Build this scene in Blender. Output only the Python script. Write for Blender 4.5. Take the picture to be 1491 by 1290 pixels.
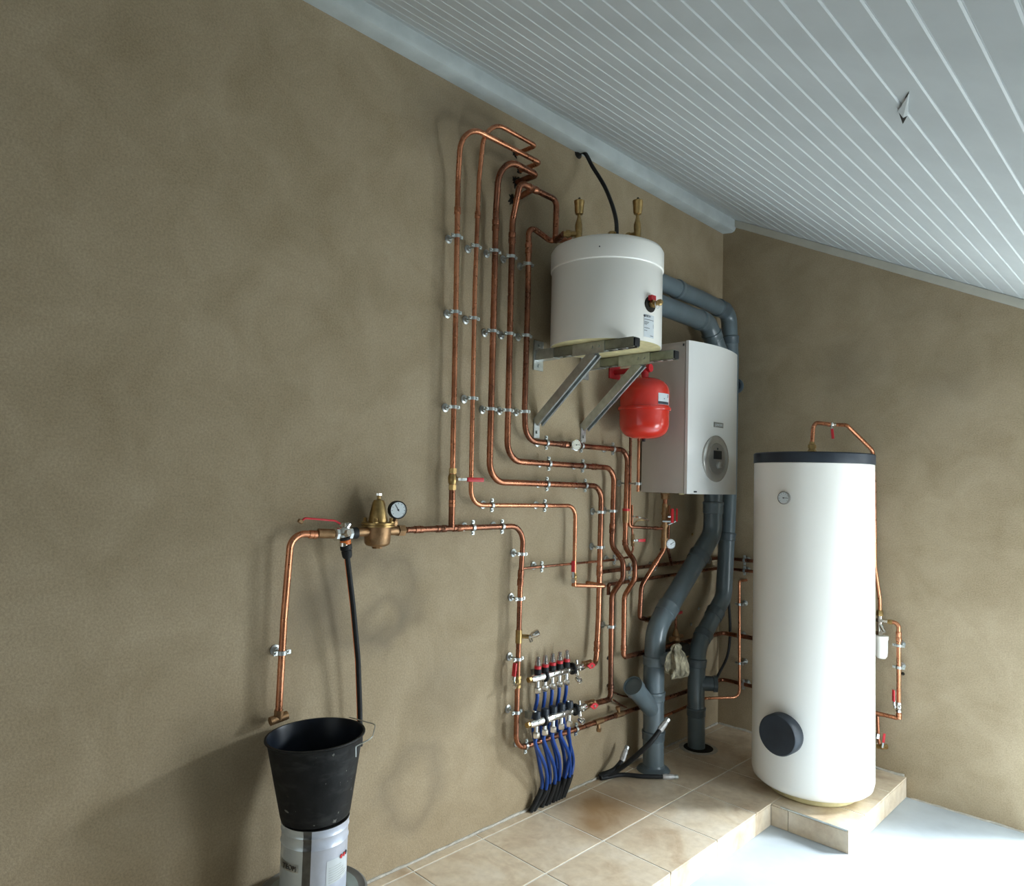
import bpy, bmesh, math, random
from mathutils import Vector, Matrix
random.seed(7)
for o in list(bpy.data.objects): bpy.data.objects.remove(o)
S = bpy.context.scene; COL = S.collection
V = Vector; PI = math.pi

# ------------------------------------------------------------ camera
YAW, PITCH, ROLL, F = 0.7795327, 0.05337554, 0.02706682, 1026.875
CAM = V((2.168, -4.053, 1.45))
fw = V((-math.sin(YAW)*math.cos(PITCH), math.cos(YAW)*math.cos(PITCH), math.sin(PITCH)))
r0 = V((math.cos(YAW), math.sin(YAW), 0)); u0 = r0.cross(fw)
RT = r0*math.cos(ROLL) + u0*math.sin(ROLL); UP = -r0*math.sin(ROLL) + u0*math.cos(ROLL)
cam = bpy.data.objects.new('camera', bpy.data.cameras.new('camera')); COL.objects.link(cam)
cam.matrix_world = Matrix(((RT.x, UP.x, -fw.x, CAM.x), (RT.y, UP.y, -fw.y, CAM.y), (RT.z, UP.z, -fw.z, CAM.z), (0, 0, 0, 1)))
cam.data.sensor_width = 36; cam.data.lens = 36*F/1491; cam.data.clip_start = .05
S.camera = cam

# ------------------------------------------------------------ world, daylight, exposure
S.view_settings.view_transform = 'Standard'; S.view_settings.look = 'None'
S.view_settings.gamma = 1; S.view_settings.use_curve_mapping = False
S.view_settings.exposure = -.26
w = bpy.data.worlds.new('sky'); S.world = w; w.use_nodes = True
w.node_tree.nodes['Background'].inputs[0].default_value = (.86, .95, .97, 1)
w.node_tree.nodes['Background'].inputs[1].default_value = 1.35
def area(name, loc, direction, sx, sy, power, color):
    l = bpy.data.lights.new(name, 'AREA'); l.shape = 'RECTANGLE'; l.size = sx; l.size_y = sy; l.energy = power; l.color = color
    o = bpy.data.objects.new(name, l); COL.objects.link(o); o.location = loc
    o.rotation_euler = V(direction).to_track_quat('-Z', 'Y').to_euler(); return o
area('door_daylight', (2.02, .10, .85), (-.05, -1, -.06), .78, 1.8, 23, (.84, .94, 1))
area('added_side_light', (3.06, -.72, .58), (-1, .08, -.18), .92, 1.3, 54, (.84, .94, 1))  # added lamp in an unseen side opening, brightens back wall and floor
area('sky_above_yard', (2.5, 1.7, 2.6), (-.3, -1.45, -1.9), 2.4, 1.6, 2000, (.84, .94, 1))

# ------------------------------------------------------------ pixel helpers: a pixel of the photograph to a point on a real plane
def ray(x, y): return (x-745.5)/F*RT - (y-645)/F*UP + fw
def on(x, y, ax, v):
    q = ray(x, y); return CAM + q*((v-CAM[ax])/q[ax])
def W(x, y, off=.055): return on(x, y, 0, off)         # parallel to the left wall (x=0)
def B(x, y, off=.055): return on(x, y, 1, -off)        # parallel to the back wall (y=0)
def proj(P):
    d = P-CAM; return V((745.5+F*d.dot(RT)/d.dot(fw), 645-F*d.dot(UP)/d.dot(fw)))

# ------------------------------------------------------------ materials
def _nt(name):
    m = bpy.data.materials.new(name); m.use_nodes = True; nt = m.node_tree
    return m, nt, nt.nodes['Principled BSDF']
def N(nt, t, **k):
    n = nt.nodes.new(t)
    for a, b in k.items():
        if a in n.inputs.keys() if hasattr(n.inputs, 'keys') else False: n.inputs[a].default_value = b
        else: setattr(n, a, b)
    return n
def noise(nt, scale, detail=4, rough=.55, coord='Object', dist=0, stretch=None):
    tc = nt.nodes.new('ShaderNodeTexCoord'); n = nt.nodes.new('ShaderNodeTexNoise')
    n.inputs['Scale'].default_value = scale; n.inputs['Detail'].default_value = detail; n.inputs['Roughness'].default_value = rough
    n.inputs['Distortion'].default_value = dist
    if coord == 'World':
        g = nt.nodes.new('ShaderNodeNewGeometry'); src = g.outputs['Position']
    else: src = tc.outputs[coord]
    if stretch:
        mp = nt.nodes.new('ShaderNodeMapping'); mp.inputs['Scale'].default_value = stretch; nt.links.new(src, mp.inputs[0]); src = mp.outputs[0]
    nt.links.new(src, n.inputs['Vector']); return n.outputs['Fac']
def ramp(nt, fac, stops):
    r = nt.nodes.new('ShaderNodeValToRGB'); e = r.color_ramp.elements
    while len(e) < len(stops): e.new(.5)
    for i, (p, c) in enumerate(stops): e[i].position = p; e[i].color = (*c, 1)
    nt.links.new(fac, r.inputs[0]); return r.outputs[0]
def mix(nt, a, b, fac, mode='MIX'):
    m = nt.nodes.new('ShaderNodeMix'); m.data_type = 'RGBA'; m.blend_type = mode
    for i, v in ((6, a), (7, b)):
        if isinstance(v, tuple): m.inputs[i].default_value = (*v, 1)
        else: nt.links.new(v, m.inputs[i])
    if isinstance(fac, float): m.inputs[0].default_value = fac
    else: nt.links.new(fac, m.inputs[0])
    return m.outputs[2]
def bump(nt, bs, fac, strength=.2, dist=.01):
    b = nt.nodes.new('ShaderNodeBump'); b.inputs['Strength'].default_value = strength; b.inputs['Distance'].default_value = dist
    nt.links.new(fac, b.inputs['Height']); nt.links.new(b.outputs[0], bs.inputs['Normal'])
def simple(name, c, rough=.5, metal=0, var=.12, scale=30, bmp=0, coat=0):
    m, nt, bs = _nt(name)
    f = noise(nt, scale)
    lo = tuple(max(0, x*(1-var)) for x in c); hi = tuple(min(1, x*(1+var)) for x in c)
    nt.links.new(ramp(nt, f, [(.3, lo), (.7, hi)]), bs.inputs['Base Color'])
    bs.inputs['Roughness'].default_value = rough; bs.inputs['Metallic'].default_value = metal
    if coat: bs.inputs['Coat Weight'].default_value = coat; bs.inputs['Coat Roughness'].default_value = .08
    if bmp: bump(nt, bs, noise(nt, scale*4), bmp)
    return m
def copper(name, bright):
    m, nt, bs = _nt(name)
    f1 = noise(nt, 9, 5, .6, 'World', .3, (1, 1, .5)); f2 = noise(nt, 60, 3, .6, 'World')
    if bright: st = [(.32, (.30, .12, .065)), (.5, (.56, .235, .125)), (.68, (.74, .34, .19))]
    else: st = [(.30, (.14, .065, .042)), (.46, (.25, .105, .062)), (.6, (.40, .165, .09)), (.75, (.56, .25, .15))]
    c = ramp(nt, f1, st); c2 = mix(nt, c, (.24, .12, .085), mathf(nt, f2, .62, .74, .55))
    nt.links.new(c2, bs.inputs['Base Color']); bs.inputs['Metallic'].default_value = .95
    rr = ramp(nt, f2, [(.3, (.22,)*3), (.75, (.45,)*3)]); nt.links.new(rr, bs.inputs['Roughness'])
    return m
def mathf(nt, fac, lo, hi, top):
    m = nt.nodes.new('ShaderNodeMapRange'); m.inputs[1].default_value = lo; m.inputs[2].default_value = hi; m.inputs[4].default_value = top
    nt.links.new(fac, m.inputs[0]); return m.outputs[0]
def plaster():
    m, nt, bs = _nt('grey_tan_cement_render')
    big = noise(nt, .9, 5, .6, 'World', .6); med = noise(nt, 4.5, 6, .62, 'World', .5); fine = noise(nt, 160, 3, .7, 'World')
    c = ramp(nt, big, [(.3, (.31, .235, .135)), (.5, (.375, .29, .18)), (.7, (.43, .34, .22))])
    c = mix(nt, c, ramp(nt, med, [(.3, (.245, .185, .105)), (.6, (.41, .33, .22)), (.8, (.48, .40, .28))]), .42)
    c = mix(nt, c, ramp(nt, fine, [(.35, (.5,)*3), (.65, (1.2,)*3)]), .4, 'MULTIPLY')
    # round trowel marks and damp blots that stay on the plaster, plus the bucket's painted shadow, each at its own spot
    g = nt.nodes.new('ShaderNodeNewGeometry')
    for (p, rad, dark, ringed) in STAINS_SHADE:
        d = nt.nodes.new('ShaderNodeVectorMath'); d.operation = 'DISTANCE'; d.inputs[1].default_value = p
        nv = nt.nodes.new('ShaderNodeTexNoise'); nv.inputs['Scale'].default_value = 6
        nt.links.new(g.outputs['Position'], nv.inputs['Vector'])
        ad = nt.nodes.new('ShaderNodeVectorMath'); ad.operation = 'MULTIPLY_ADD'; ad.inputs[1].default_value = (rad*.9,)*3
        nt.links.new(nv.outputs['Color'], ad.inputs[0]); nt.links.new(g.outputs['Position'], ad.inputs[2])
        sb = nt.nodes.new('ShaderNodeVectorMath'); sb.operation = 'SUBTRACT'; sb.inputs[1].default_value = (rad*.45,)*3
        nt.links.new(ad.outputs[0], sb.inputs[0]); nt.links.new(sb.outputs[0], d.inputs[0])
        mr = nt.nodes.new('ShaderNodeMapRange'); mr.inputs[1].default_value = 0; mr.inputs[2].default_value = rad
        nt.links.new(d.outputs['Value'], mr.inputs[0])
        if ringed: f = ramp(nt, mr.outputs[0], [(.3, (0,)*3), (.66, (dark*.5,)*3), (.86, (dark*.15,)*3), (1, (0,)*3)])
        else: f = ramp(nt, mr.outputs[0], [(.2, (dark,)*3), (1, (0,)*3)])
        c = mix(nt, c, (.17, .135, .09), f)
    nt.links.new(c, bs.inputs['Base Color']); bs.inputs['Roughness'].default_value = .88
    h = nt.nodes.new('ShaderNodeMath'); h.operation = 'ADD'; nt.links.new(fine, h.inputs[0]); nt.links.new(med, h.inputs[1])
    bump(nt, bs, h.outputs[0], .35, .004)
    return m
def stone_tile():
    m, nt, bs = _nt('beige_stoneware_tile')
    oi = nt.nodes.new('ShaderNodeObjectInfo')
    n1 = noise(nt, 5, 6, .6, 'World', .8); n2 = noise(nt, 28, 4, .6, 'World')
    c = ramp(nt, n1, [(.32, (.55, .42, .29)), (.5, (.70, .59, .44)), (.68, (.76, .67, .54))])
    c = mix(nt, c, ramp(nt, n2, [(.35, (.75, .7, .66)), (.65, (1.08, 1.08, 1.08))]), .4, 'MULTIPLY')
    c = mix(nt, c, ramp(nt, oi.outputs['Random'], [(0, (.88, .84, .8)), (1, (1.06, 1.05, 1.04))]), .5, 'MULTIPLY')
    g = nt.nodes.new('ShaderNodeNewGeometry')
    for (p, rad, k) in (((.2, -1.42, 0), .26, .95), ((.30, -1.60, 0), .13, .8), ((.1, -1.05, 0), .16, .45), ((.42, -2.15, 0), .08, .4), ((.28, -.75, 0), .2, .35)):
        d = nt.nodes.new('ShaderNodeVectorMath'); d.operation = 'DISTANCE'; d.inputs[1].default_value = p
        nt.links.new(g.outputs['Position'], d.inputs[0])
        mm = nt.nodes.new('ShaderNodeMath'); mm.operation = 'MULTIPLY_ADD'; mm.inputs[1].default_value = -rad*1.6; 
        nt.links.new(n1, mm.inputs[0]); nt.links.new(d.outputs['Value'], mm.inputs[2])
        mr = nt.nodes.new('ShaderNodeMapRange'); mr.inputs[1].default_value = -.7*rad; mr.inputs[2].default_value = rad*.25; mr.inputs[3].default_value = k; mr.inputs[4].default_value = 0
        nt.links.new(mm.outputs[0], mr.inputs[0]); c = mix(nt, c, (.30, .17, .07), mr.outputs[0])
    nt.links.new(c, bs.inputs['Base Color']); bs.inputs['Roughness'].default_value = .42
    bump(nt, bs, n2, .1, .003); return m
# (point on the plaster, radius, strength, ring?)
STAINS_SHADE = [((0, -2.55, 1.02), .24, 1, True), ((0, -2.50, .93), .13, .9, True), ((0, -2.35, .28), .20, .8, True), ((0, -2.78, 1.00), .18, .55, False), ((0, -2.2, .62), .22, .3, False),
          ((0, -2.63, 1.36), .20, .3, False), ((0, -2.35, 2.95), .25, .35, False), ((0, -1.90, 2.80), .14, .5, False), ((0, -2.1, 3.0), .2, .3, False),
          ((.75, 0, 2.1), .25, .3, False), ((1.25, 0, 2.0), .2, .25, False), ((0, -3.15, .55), .25, .3, False)]  # last entry is the bucket's cast shadow put into the wall colour
M = dict(
    plaster=plaster(), tile=stone_tile(),
    concrete=simple('pale_dusty_concrete', (.46, .51, .55), .85, 0, .16, 3, .1),
    grout=simple('light_cement_grout', (.80, .77, .70), .9, 0, .1, 40, .1),
    ceil=simple('white_painted_board', (.50, .53, .53), .5, 0, .05, 6),
    ceilgap=simple('pale_board_joint', (.66, .70, .70), .45, 0, .02, 6),  # joint backing, paler than the boards
    beam=simple('pale_grey_painted_beam', (.44, .48, .47), .7, 0, .12, 8, .15),
    mould=simple('cream_painted_moulding', (.52, .50, .42), .6, 0, .06, 12),
    copper=copper('tarnished_copper', False), bright=copper('bright_copper', True),
    brass=simple('aged_brass', (.40, .27, .11), .34, .9, .2, 60, .05),
    bronze=simple('cast_bronze', (.32, .19, .095), .42, .85, .25, 45, .15),
    chrome=simple('nickel_plated_brass', (.72, .70, .66), .2, 1, .06, 40),
    zinc=simple('galvanised_steel', (.50, .53, .52), .38, .85, .18, 35, .05),
    darkzinc=simple('dull_galvanised_rail', (.30, .32, .27), .45, .75, .2, 25, .05),
    white=simple('white_enamel', (.90, .88, .82), .28, 0, .015, 3, 0, .3),
    whitesheet=simple('white_powder_coated_sheet', (.80, .80, .77), .22, 0, .015, 3, 0, .4),
    cream=simple('cream_foam_insulation', (.62, .55, .30), .7, 0, .15, 20, .1),
    grey=simple('grey_pvc_pipe', (.115, .150, .168), .30, 0, .12, 10, 0, .2),
    greydark=simple('grey_pvc_joint', (.085, .112, .128), .33, 0, .12, 10),
    black=simple('black_rubber', (.014, .015, .016), .55, 0, .3, 30),
    blackpl=simple('black_plastic_lid', (.025, .032, .042), .42, 0, .2, 12),
    bucketm=simple('scuffed_black_bucket', (.0085, .009, .0095), .62, 0, .5, 18, .08),
    bucketin=simple('bucket_inside', (.008, .012, .02), .3, 0, .4, 14),
    red=simple('red_lacquer', (.62, .028, .015), .24, 0, .08, 8, 0, .5),
    redpl=simple('red_plastic', (.58, .02, .03), .4, 0, .1, 20),
    orange=simple('orange_plastic', (.85, .20, .03), .4, 0, .1, 20),
    blue=simple('blue_tubing', (.007, .055, .27), .32, 0, .15, 20),
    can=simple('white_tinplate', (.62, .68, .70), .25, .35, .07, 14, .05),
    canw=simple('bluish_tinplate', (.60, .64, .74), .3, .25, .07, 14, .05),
    steel=simple('dark_bare_steel', (.12, .12, .115), .3, .8, .25, 30),
    casing=simple('grey_beige_sheet', (.52, .47, .42), .3, 0, .03, 4, 0, .3), badge=simple('badge_silver', (.3, .3, .28), .3, .5),
    drum=simple('dull_grey_drum', (.17, .165, .15), .6, .1, .2, 12), drumlid=simple('grey_green_lid', (.23, .27, .25), .55, 0, .12, 8),
    paper=simple('label_paper', (.62, .66, .68), .5, 0, .04, 20), ink=simple('print_ink', (.03, .035, .045), .6, 0, .1, 20),
    face=simple('gauge_face', (.72, .78, .80), .3, 0, .03, 20), oldface=simple('cream_gauge_face', (.62, .60, .50), .35, 0, .05, 20),
    silver=simple('brushed_silver_plastic', (.46, .45, .42), .22, .6, .06, 20),
    silverdk=simple('grey_control_plate', (.27, .26, .24), .3, .5, .06, 20),
    rag=simple('dirty_shaded_cotton_rag', (.30, .265, .18), .95, 0, .55, 26, .6), foil=simple('silver_tape', (.48, .47, .46), .4, .4, .25, 60, .3),
    clear=None, wood=simple('door_frame_wood', (.5, .48, .42), .6), ground=simple('yard_gravel', (.42, .42, .38), .9, 0, .25, 6, .2),
    hole=simple('dark_wall_hole', (.02, .018, .014), .95, 0, .4, 60), mortar=simple('pale_mortar', (.50, .47, .41), .95, 0, .2, 40, .5),
)
for k_ in ('bucketm', 'bucketin', 'black', 'blackpl', 'hole'):
    M[k_].node_tree.nodes['Principled BSDF'].inputs['Specular IOR Level'].default_value = .28
nt = M['bucketm'].node_tree; bs = nt.nodes['Principled BSDF']      # plaster splashes and scuffs on the bucket
sf = noise(nt, 55, 2, .5, 'World'); sc = noise(nt, 12, 3, .6, 'World', 0, (1, 1, 3)); old = bs.inputs['Base Color'].links[0].from_socket
c_ = mix(nt, old, (.035, .037, .036), mathf(nt, sc, .5, .72, .8)); c_ = mix(nt, c_, (.22, .22, .20), mathf(nt, sf, .71, .75, .8)); nt.links.new(c_, bs.inputs['Base Color'])
nt = M['rag'].node_tree; bs = nt.nodes['Principled BSDF']; old = bs.inputs['Base Color'].links[0].from_socket
nt.links.new(mix(nt, old, (.07, .06, .04), mathf(nt, noise(nt, 45, 3, .6, 'World', .5, (1, 1, .35)), .50, .66, .85)), bs.inputs['Base Color'])  # dark streaks painted in as fold shade and stains
m, nt, bs = _nt('clear_flow_glass'); bs.inputs['Base Color'].default_value = (.9, .92, .92, 1); bs.inputs['Roughness'].default_value = .05
bs.inputs['Transmission Weight'].default_value = .9; bs.inputs['IOR'].default_value = 1.45; M['clear'] = m

# ------------------------------------------------------------ mesh helpers
def frame(t):
    t = t.normalized(); a = V((0, 0, 1)) if abs(t.z) < .9 else V((1, 0, 0))
    x = t.cross(a).normalized(); return x, t.cross(x).normalized()
class MB:
    def __init__(s): s.v = []; s.f = []
    def ring(s, c, x, y, r, n): 
        b = len(s.v); s.v += [c + x*math.cos(2*PI*i/n)*r + y*math.sin(2*PI*i/n)*r for i in range(n)]; return b
    def skin(s, rings, n, cap=True, closed=False):
        k = len(rings)
        for a in range(k if closed else k-1):
            p, q = rings[a], rings[(a+1) % k]
            for i in range(n): s.f.append((p+i, p+(i+1) % n, q+(i+1) % n, q+i))
        if cap and not closed: s.f.append(tuple(rings[0]+i for i in reversed(range(n)))); s.f.append(tuple(rings[-1]+i for i in range(n)))
    def tube(s, pts, r, n=12, cap=True, closed=False):
        x, _ = frame(pts[1]-pts[0]); rs = []; K = len(pts)
        for i, p in enumerate(pts):
            if closed: t = pts[(i+1) % K]-pts[i-1]
            else: t = pts[min(i+1, K-1)]-pts[max(i-1, 0)]
            t.normalize(); x = (x - t*x.dot(t)).normalized(); y = t.cross(x)
            rs.append(s.ring(p, x, y, r(i/(K-1)) if callable(r) else r, n))
        s.skin(rs, n, cap, closed); return s
    def lathe(s, o, axis, prof, n=24, cap=True):
        x, y = frame(axis); a = axis.normalized()
        s.skin([s.ring(o + a*z, x, y, max(r, 1e-4), n) for r, z in prof], n, cap); return s
    def cyl(s, a, b, r, r2=None, n=16): return s.lathe(a, b-a, [(r, 0), (r if r2 is None else r2, (b-a).length)], n)
    def box(s, c, sx, sy, sz, X=V((1, 0, 0)), Y=V((0, 1, 0)), Z=V((0, 0, 1))):
        b = len(s.v)
        for i in (-1, 1):
            for j in (-1, 1):
                for k in (-1, 1): s.v.append(c + X*i*sx/2 + Y*j*sy/2 + Z*k*sz/2)
        for q in ((0, 1, 3, 2), (4, 6, 7, 5), (0, 4, 5, 1), (2, 3, 7, 6), (0, 2, 6, 4), (1, 5, 7, 3)): s.f.append(tuple(b+i for i in q))
        return s
    def ext(s, poly, d):
        b = len(s.v); n = len(poly); s.v += [V(p) for p in poly] + [V(p)+d for p in poly]
        s.f.append(tuple(b+i for i in range(n))); s.f.append(tuple(b+n+i for i in reversed(range(n))))
        for i in range(n): s.f.append((b+i, b+n+i, b+n+(i+1) % n, b+(i+1) % n))
        return s
    def torus(s, c, axis, R, r, n=28, m=8):
        x, y = frame(axis); return s.tube([c + x*math.cos(2*PI*i/n)*R + y*math.sin(2*PI*i/n)*R for i in range(n)], r, m, False, True)
    def build(s, name, mt, parent=None, smooth=True, bevel=0, origin=None):
        me = bpy.data.meshes.new(name)
        lo = V([min(v[i] for v in s.v) for i in range(3)]); hi = V([max(v[i] for v in s.v) for i in range(3)])
        c = origin if origin is not None else V(((lo.x+hi.x)/2, (lo.y+hi.y)/2, lo.z))
        me.from_pydata([v-c for v in s.v], [], s.f)
        bm = bmesh.new(); bm.from_mesh(me); bmesh.ops.recalc_face_normals(bm, faces=bm.faces)
        if bevel: bmesh.ops.bevel(bm, geom=list(bm.edges), offset=bevel, segments=2, affect='EDGES', profile=.6)
        bm.to_mesh(me); bm.free()
        if smooth:
            for p in me.polygons: p.use_smooth = True
            me.set_sharp_from_angle(angle=math.radians(38))
        me.materials.append(M[mt])
        o = bpy.data.objects.new(name, me); COL.objects.link(o); place(o, c, parent); return o
WL = {}
def place(o, world, parent):
    o.parent = parent; WL[o.name] = V(world); o.location = V(world) - (WL[parent.name] if parent else V((0, 0, 0)))
def thing(name, label, cat, loc, group=None):
    o = bpy.data.objects.new(name, None); COL.objects.link(o); o.empty_display_size = .05; place(o, V(loc), None)
    return tag(o, label, cat, group)
def tag(o, label=None, cat=None, group=None, kind=None):
    if label: o['label'] = label
    if cat: o['category'] = cat
    if group: o['group'] = group
    if kind: o['kind'] = kind
    return o
def struct(o): o['kind'] = 'structure'; return o
def path(pts, n=7):
    """pts: list of (Vector, bend radius): straight runs with round bends."""
    out = [pts[0][0]]
    for i in range(1, len(pts)-1):
        p, R = pts[i]; a = (pts[i-1][0]-p); b = (pts[i+1][0]-p); la, lb = a.length, b.length; a = a/la; b = b/lb
        ang = a.angle(b)
        if R <= 0 or ang > 3.12: out.append(p); continue
        t = min(R/math.tan(ang/2), la*.49, lb*.49) if ang > .02 else min(la, lb)*.4
        R2 = t*math.tan(ang/2); c = p + (a+b).normalized()*(R2/math.sin(ang/2))
        s0 = p+a*t-c; s1 = p+b*t-c; tot = s0.angle(s1)
        for k in range(n+1):
            q = k/n; out.append(c + (s0*math.sin((1-q)*tot)+s1*math.sin(q*tot))/math.sin(tot) if tot > 1e-3 else p)
    out.append(pts[-1][0]); return out
def spline(P, n=10):
    P = [V(p) for p in P]; Q = [P[0]*2-P[1]]+P+[P[-1]*2-P[-2]]; out = []
    for i in range(1, len(Q)-2):
        a, b, c, d = Q[i-1:i+3]
        for k in range(n):
            t = k/n; out.append(.5*((2*b)+(c-a)*t+(2*a-5*b+4*c-d)*t*t+(3*b-a-3*c+d)*t**3))
    out.append(P[-1]); return out
def near(pth, x, y):
    """point and direction of a run nearest to a pixel"""
    best = None; q = V((x, y))
    for a, b in zip(pth, pth[1:]):
        if (b-a).length < 1e-4: continue
        for k in range(21):
            p = a.lerp(b, k/20); d = (proj(p)-q).length
            if best is None or d < best[0]: best = (d, p, (b-a).normalized())
    return best[1], best[2]
NL, NB = V((1, 0, 0)), V((0, -1, 0))      # wall normals of left and back wall
def clamp(parent, P, t, nrm, r, plate=True, ears=True):
    side = t.cross(nrm).normalized(); off = P.dot(nrm)
    b = MB().lathe(P-t*.0065, t, [(r+.0008, 0), (r+.0042, 0), (r+.0042, .013), (r+.0008, .013)], 16, False)
    for sg in ((-1, 1) if ears else ()):
        b.box(P+side*sg*(r+.010), .016, .013, .007, side, t, nrm)
        b.cyl(P+side*sg*(r+.011)-nrm*.006, P+side*sg*(r+.011)+nrm*.008, .0042, n=8)
    c = b.build('pipe_clamp', 'zinc', parent)
    if plate:
        q = P-nrm*(off-.0005)
        b = MB().cyl(q, P-nrm*(r+.003), .0045, n=8).lathe(q, nrm, [(.0175, 0), (.0175, .0035), (.010, .006), (.008, .014)], 16)
        b.build('wall_plate', 'zinc', c)
    return c
def pipe(label, pts, r, clamps=(), nrm=NL, mt='copper', name='copper_pipe', group=None, joints=(), n=12, cat='pipe', bn=7):
    pth = path(pts, bn)
    t = thing(name, label, cat, min(pth, key=lambda v: v.z), group)
    MB().tube(pth, r, n).build('tube', mt, t)
    for c in clamps:
        P, d = near(pth, c[0], c[1]); clamp(t, P, d, c[2] if len(c) > 2 else nrm, r)
    for (x, y, L) in joints:
        P, d = near(pth, x, y)
        MB().lathe(P-d*L/2, d, [(r+.0002, 0), (r+.0028, .002), (r+.0028, L*.42), (r+.0012, L*.46), (r+.0012, L*.54), (r+.0028, L*.58), (r+.0028, L-.002), (r+.0002, L)], 14, False).build('coupling', mt, t)
    t['_'] = 0; del t['_']
    return t, pth
def gauge(parent, P, nrm, R, body='chrome', face='face', depth=.02, name='gauge', ang=.8, backstem=0):
    n = nrm.normalized()
    b = MB().lathe(P-n*depth, n, [(R*.8, 0), (R, .004), (R, depth), (R*.88, depth+.002), (R*.88, depth-.001)], 28)
    if backstem: b.cyl(P-n*depth, P-n*(depth+backstem), R*.3, n=10)
    g = b.build(name, body, parent)
    MB().lathe(P-n*.002, n, [(R*.87, 0), (R*.87, .0025)], 28).build('dial', face, g)
    x, y = frame(n); x, y = (x if abs(x.z) < abs(y.z) else y), V((0, 0, 1)); y = (y-n*y.dot(n)).normalized(); x = y.cross(n)
    d = x*math.sin(ang)+y*math.cos(ang)
    b = MB().box(P+n*.0012+d*R*.25, R*.07, R*.85, .001, d.cross(n), d, n).lathe(P+n*.0005, n, [(R*.1, 0), (R*.1, .0014)], 10)
    for k in range(9):
        a = -2.2+k*.55; e = x*math.sin(a)+y*math.cos(a); b.box(P+n*.0008+e*R*.72, R*.04, R*.14, .0006, e.cross(n), e, n)
    b.build('needle', 'ink', g); return g
def hexnut(b, a, c, r): b.cyl(a, c, r, n=6); return b
def valve(parent, P, t, r, L, nrm, handle=None, body='brass', hmat='redpl', hlen=.06, hw=.016, name='ball_valve'):
    """inline ball valve: body along t, stem along nrm, lever along `handle`"""
    t = t.normalized(); b = MB()
    hexnut(b, P-t*L*.5, P-t*L*.26, r*1.28); hexnut(b, P+t*L*.26, P+t*L*.5, r*1.28)
    b.lathe(P-t*L*.28, t, [(r*.95, 0), (r*1.35, L*.12), (r*1.45, L*.28), (r*1.35, L*.44), (r*.95, L*.56)], 16)
    b.cyl(P, P+nrm*(r*1.9), r*.45, n=10); b.cyl(P+nrm*r*1.6, P+nrm*r*1.95, r*.7, n=6)
    v = b.build(name, body, parent)
    if handle is not None:
        h = handle.normalized(); q = P+nrm*r*2.0; s = h.cross(nrm).normalized(); hb = MB()
        hb.box(q+h*hlen*.15, hlen*.45, hw*.55, .003, h, s, nrm)
        hb.box(q+h*hlen*.2+nrm*.004, hlen*.2, hw*.6, .003, h, s, nrm)
        hb.build('lever_shank', 'zinc', v)
        MB().box(q+h*hlen*.66+nrm*.005, hlen*.68, hw, .007, h, s, nrm).build('handle', hmat, v, bevel=.002)
    return v
def text(s, P, right, up, size, mt, parent=None, name='lettering', ext=.0004, align='CENTER'):
    c = bpy.data.curves.new(name, 'FONT'); c.body = s; c.size = size; c.extrude = ext; c.align_x = align; c.align_y = 'CENTER'
    tmp = bpy.data.objects.new('tmp', c); COL.objects.link(tmp)
    dg = bpy.context.evaluated_depsgraph_get(); me = bpy.data.meshes.new_from_object(tmp.evaluated_get(dg)); bpy.data.objects.remove(tmp)
    n = right.cross(up).normalized(); me.transform(Matrix(((right.x, up.x, n.x, 0), (right.y, up.y, n.y, 0), (right.z, up.z, n.z, 0), (0, 0, 0, 1))))
    me.name = name; me.materials.clear(); me.materials.append(M[mt])
    o = bpy.data.objects.new(name, me); COL.objects.link(o); place(o, P, parent); return o

# ------------------------------------------------------------ room shell
ZF = -.10; XR = 3.0; YF = -6.6; CS, CZ = -.506, 3.1625       # floor level, right wall, front wall, roof slope
cz = lambda x: CZ+CS*x
def slab(poly, d, name, mt): return struct(MB().ext(poly, V(d)).build(name, mt, None, False))
slab([(-.2, YF-.2, ZF), (XR+.2, YF-.2, ZF), (XR+.2, .2, ZF), (-.2, .2, ZF)], (0, 0, -.12), 'floor', 'concrete')
slab([(0, YF-.2, ZF), (0, .2, ZF), (0, .2, 3.35), (0, YF-.2, 3.35)], (-.2, 0, 0), 'wall_left', 'plaster')
DX0, DX1, DZ = 1.62, 2.42, 1.86
slab([(0, 0, ZF), (DX0, 0, ZF), (DX0, 0, DZ), (DX1, 0, DZ), (DX1, 0, ZF), (XR, 0, ZF), (XR, 0, cz(XR)+.1), (0, 0, CZ+.1)], (0, .2, 0), 'wall_back', 'plaster')
slab([(XR, YF-.2, ZF), (XR, -1.2, ZF), (XR, -1.2, 1.32), (XR, -.24, 1.32), (XR, -.24, ZF), (XR, .2, ZF), (XR, .2, cz(XR)+.1), (XR, YF-.2, cz(XR)+.1)], (.2, 0, 0), 'wall_right', 'plaster')  # opening near the corner is added for the side lamp
slab([(0, YF, ZF), (.25, YF, ZF), (.25, YF, 2.05), (2.75, YF, cz(2.75)-.1), (2.75, YF, ZF), (XR, YF, ZF), (XR, YF, cz(XR)+.1), (0, YF, CZ+.1)], (0, -.2, 0), 'wall_front', 'plaster')
# door lining
f = MB()
f.box(V((DX0-.0+.02, .1, (ZF+DZ)/2)), .04, .22, DZ-ZF); f.box(V((DX1-.02, .1, (ZF+DZ)/2)), .04, .22, DZ-ZF); f.box(V(((DX0+DX1)/2, .1, DZ-.02)), DX1-DX0-.08, .22, .04)
struct(f.build('door_1', 'wood', None, False))
struct(MB().box(V((1.5, 6.3, ZF-.17)), 16, 12, .1).build('yard_ground', 'ground', None, False))
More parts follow.
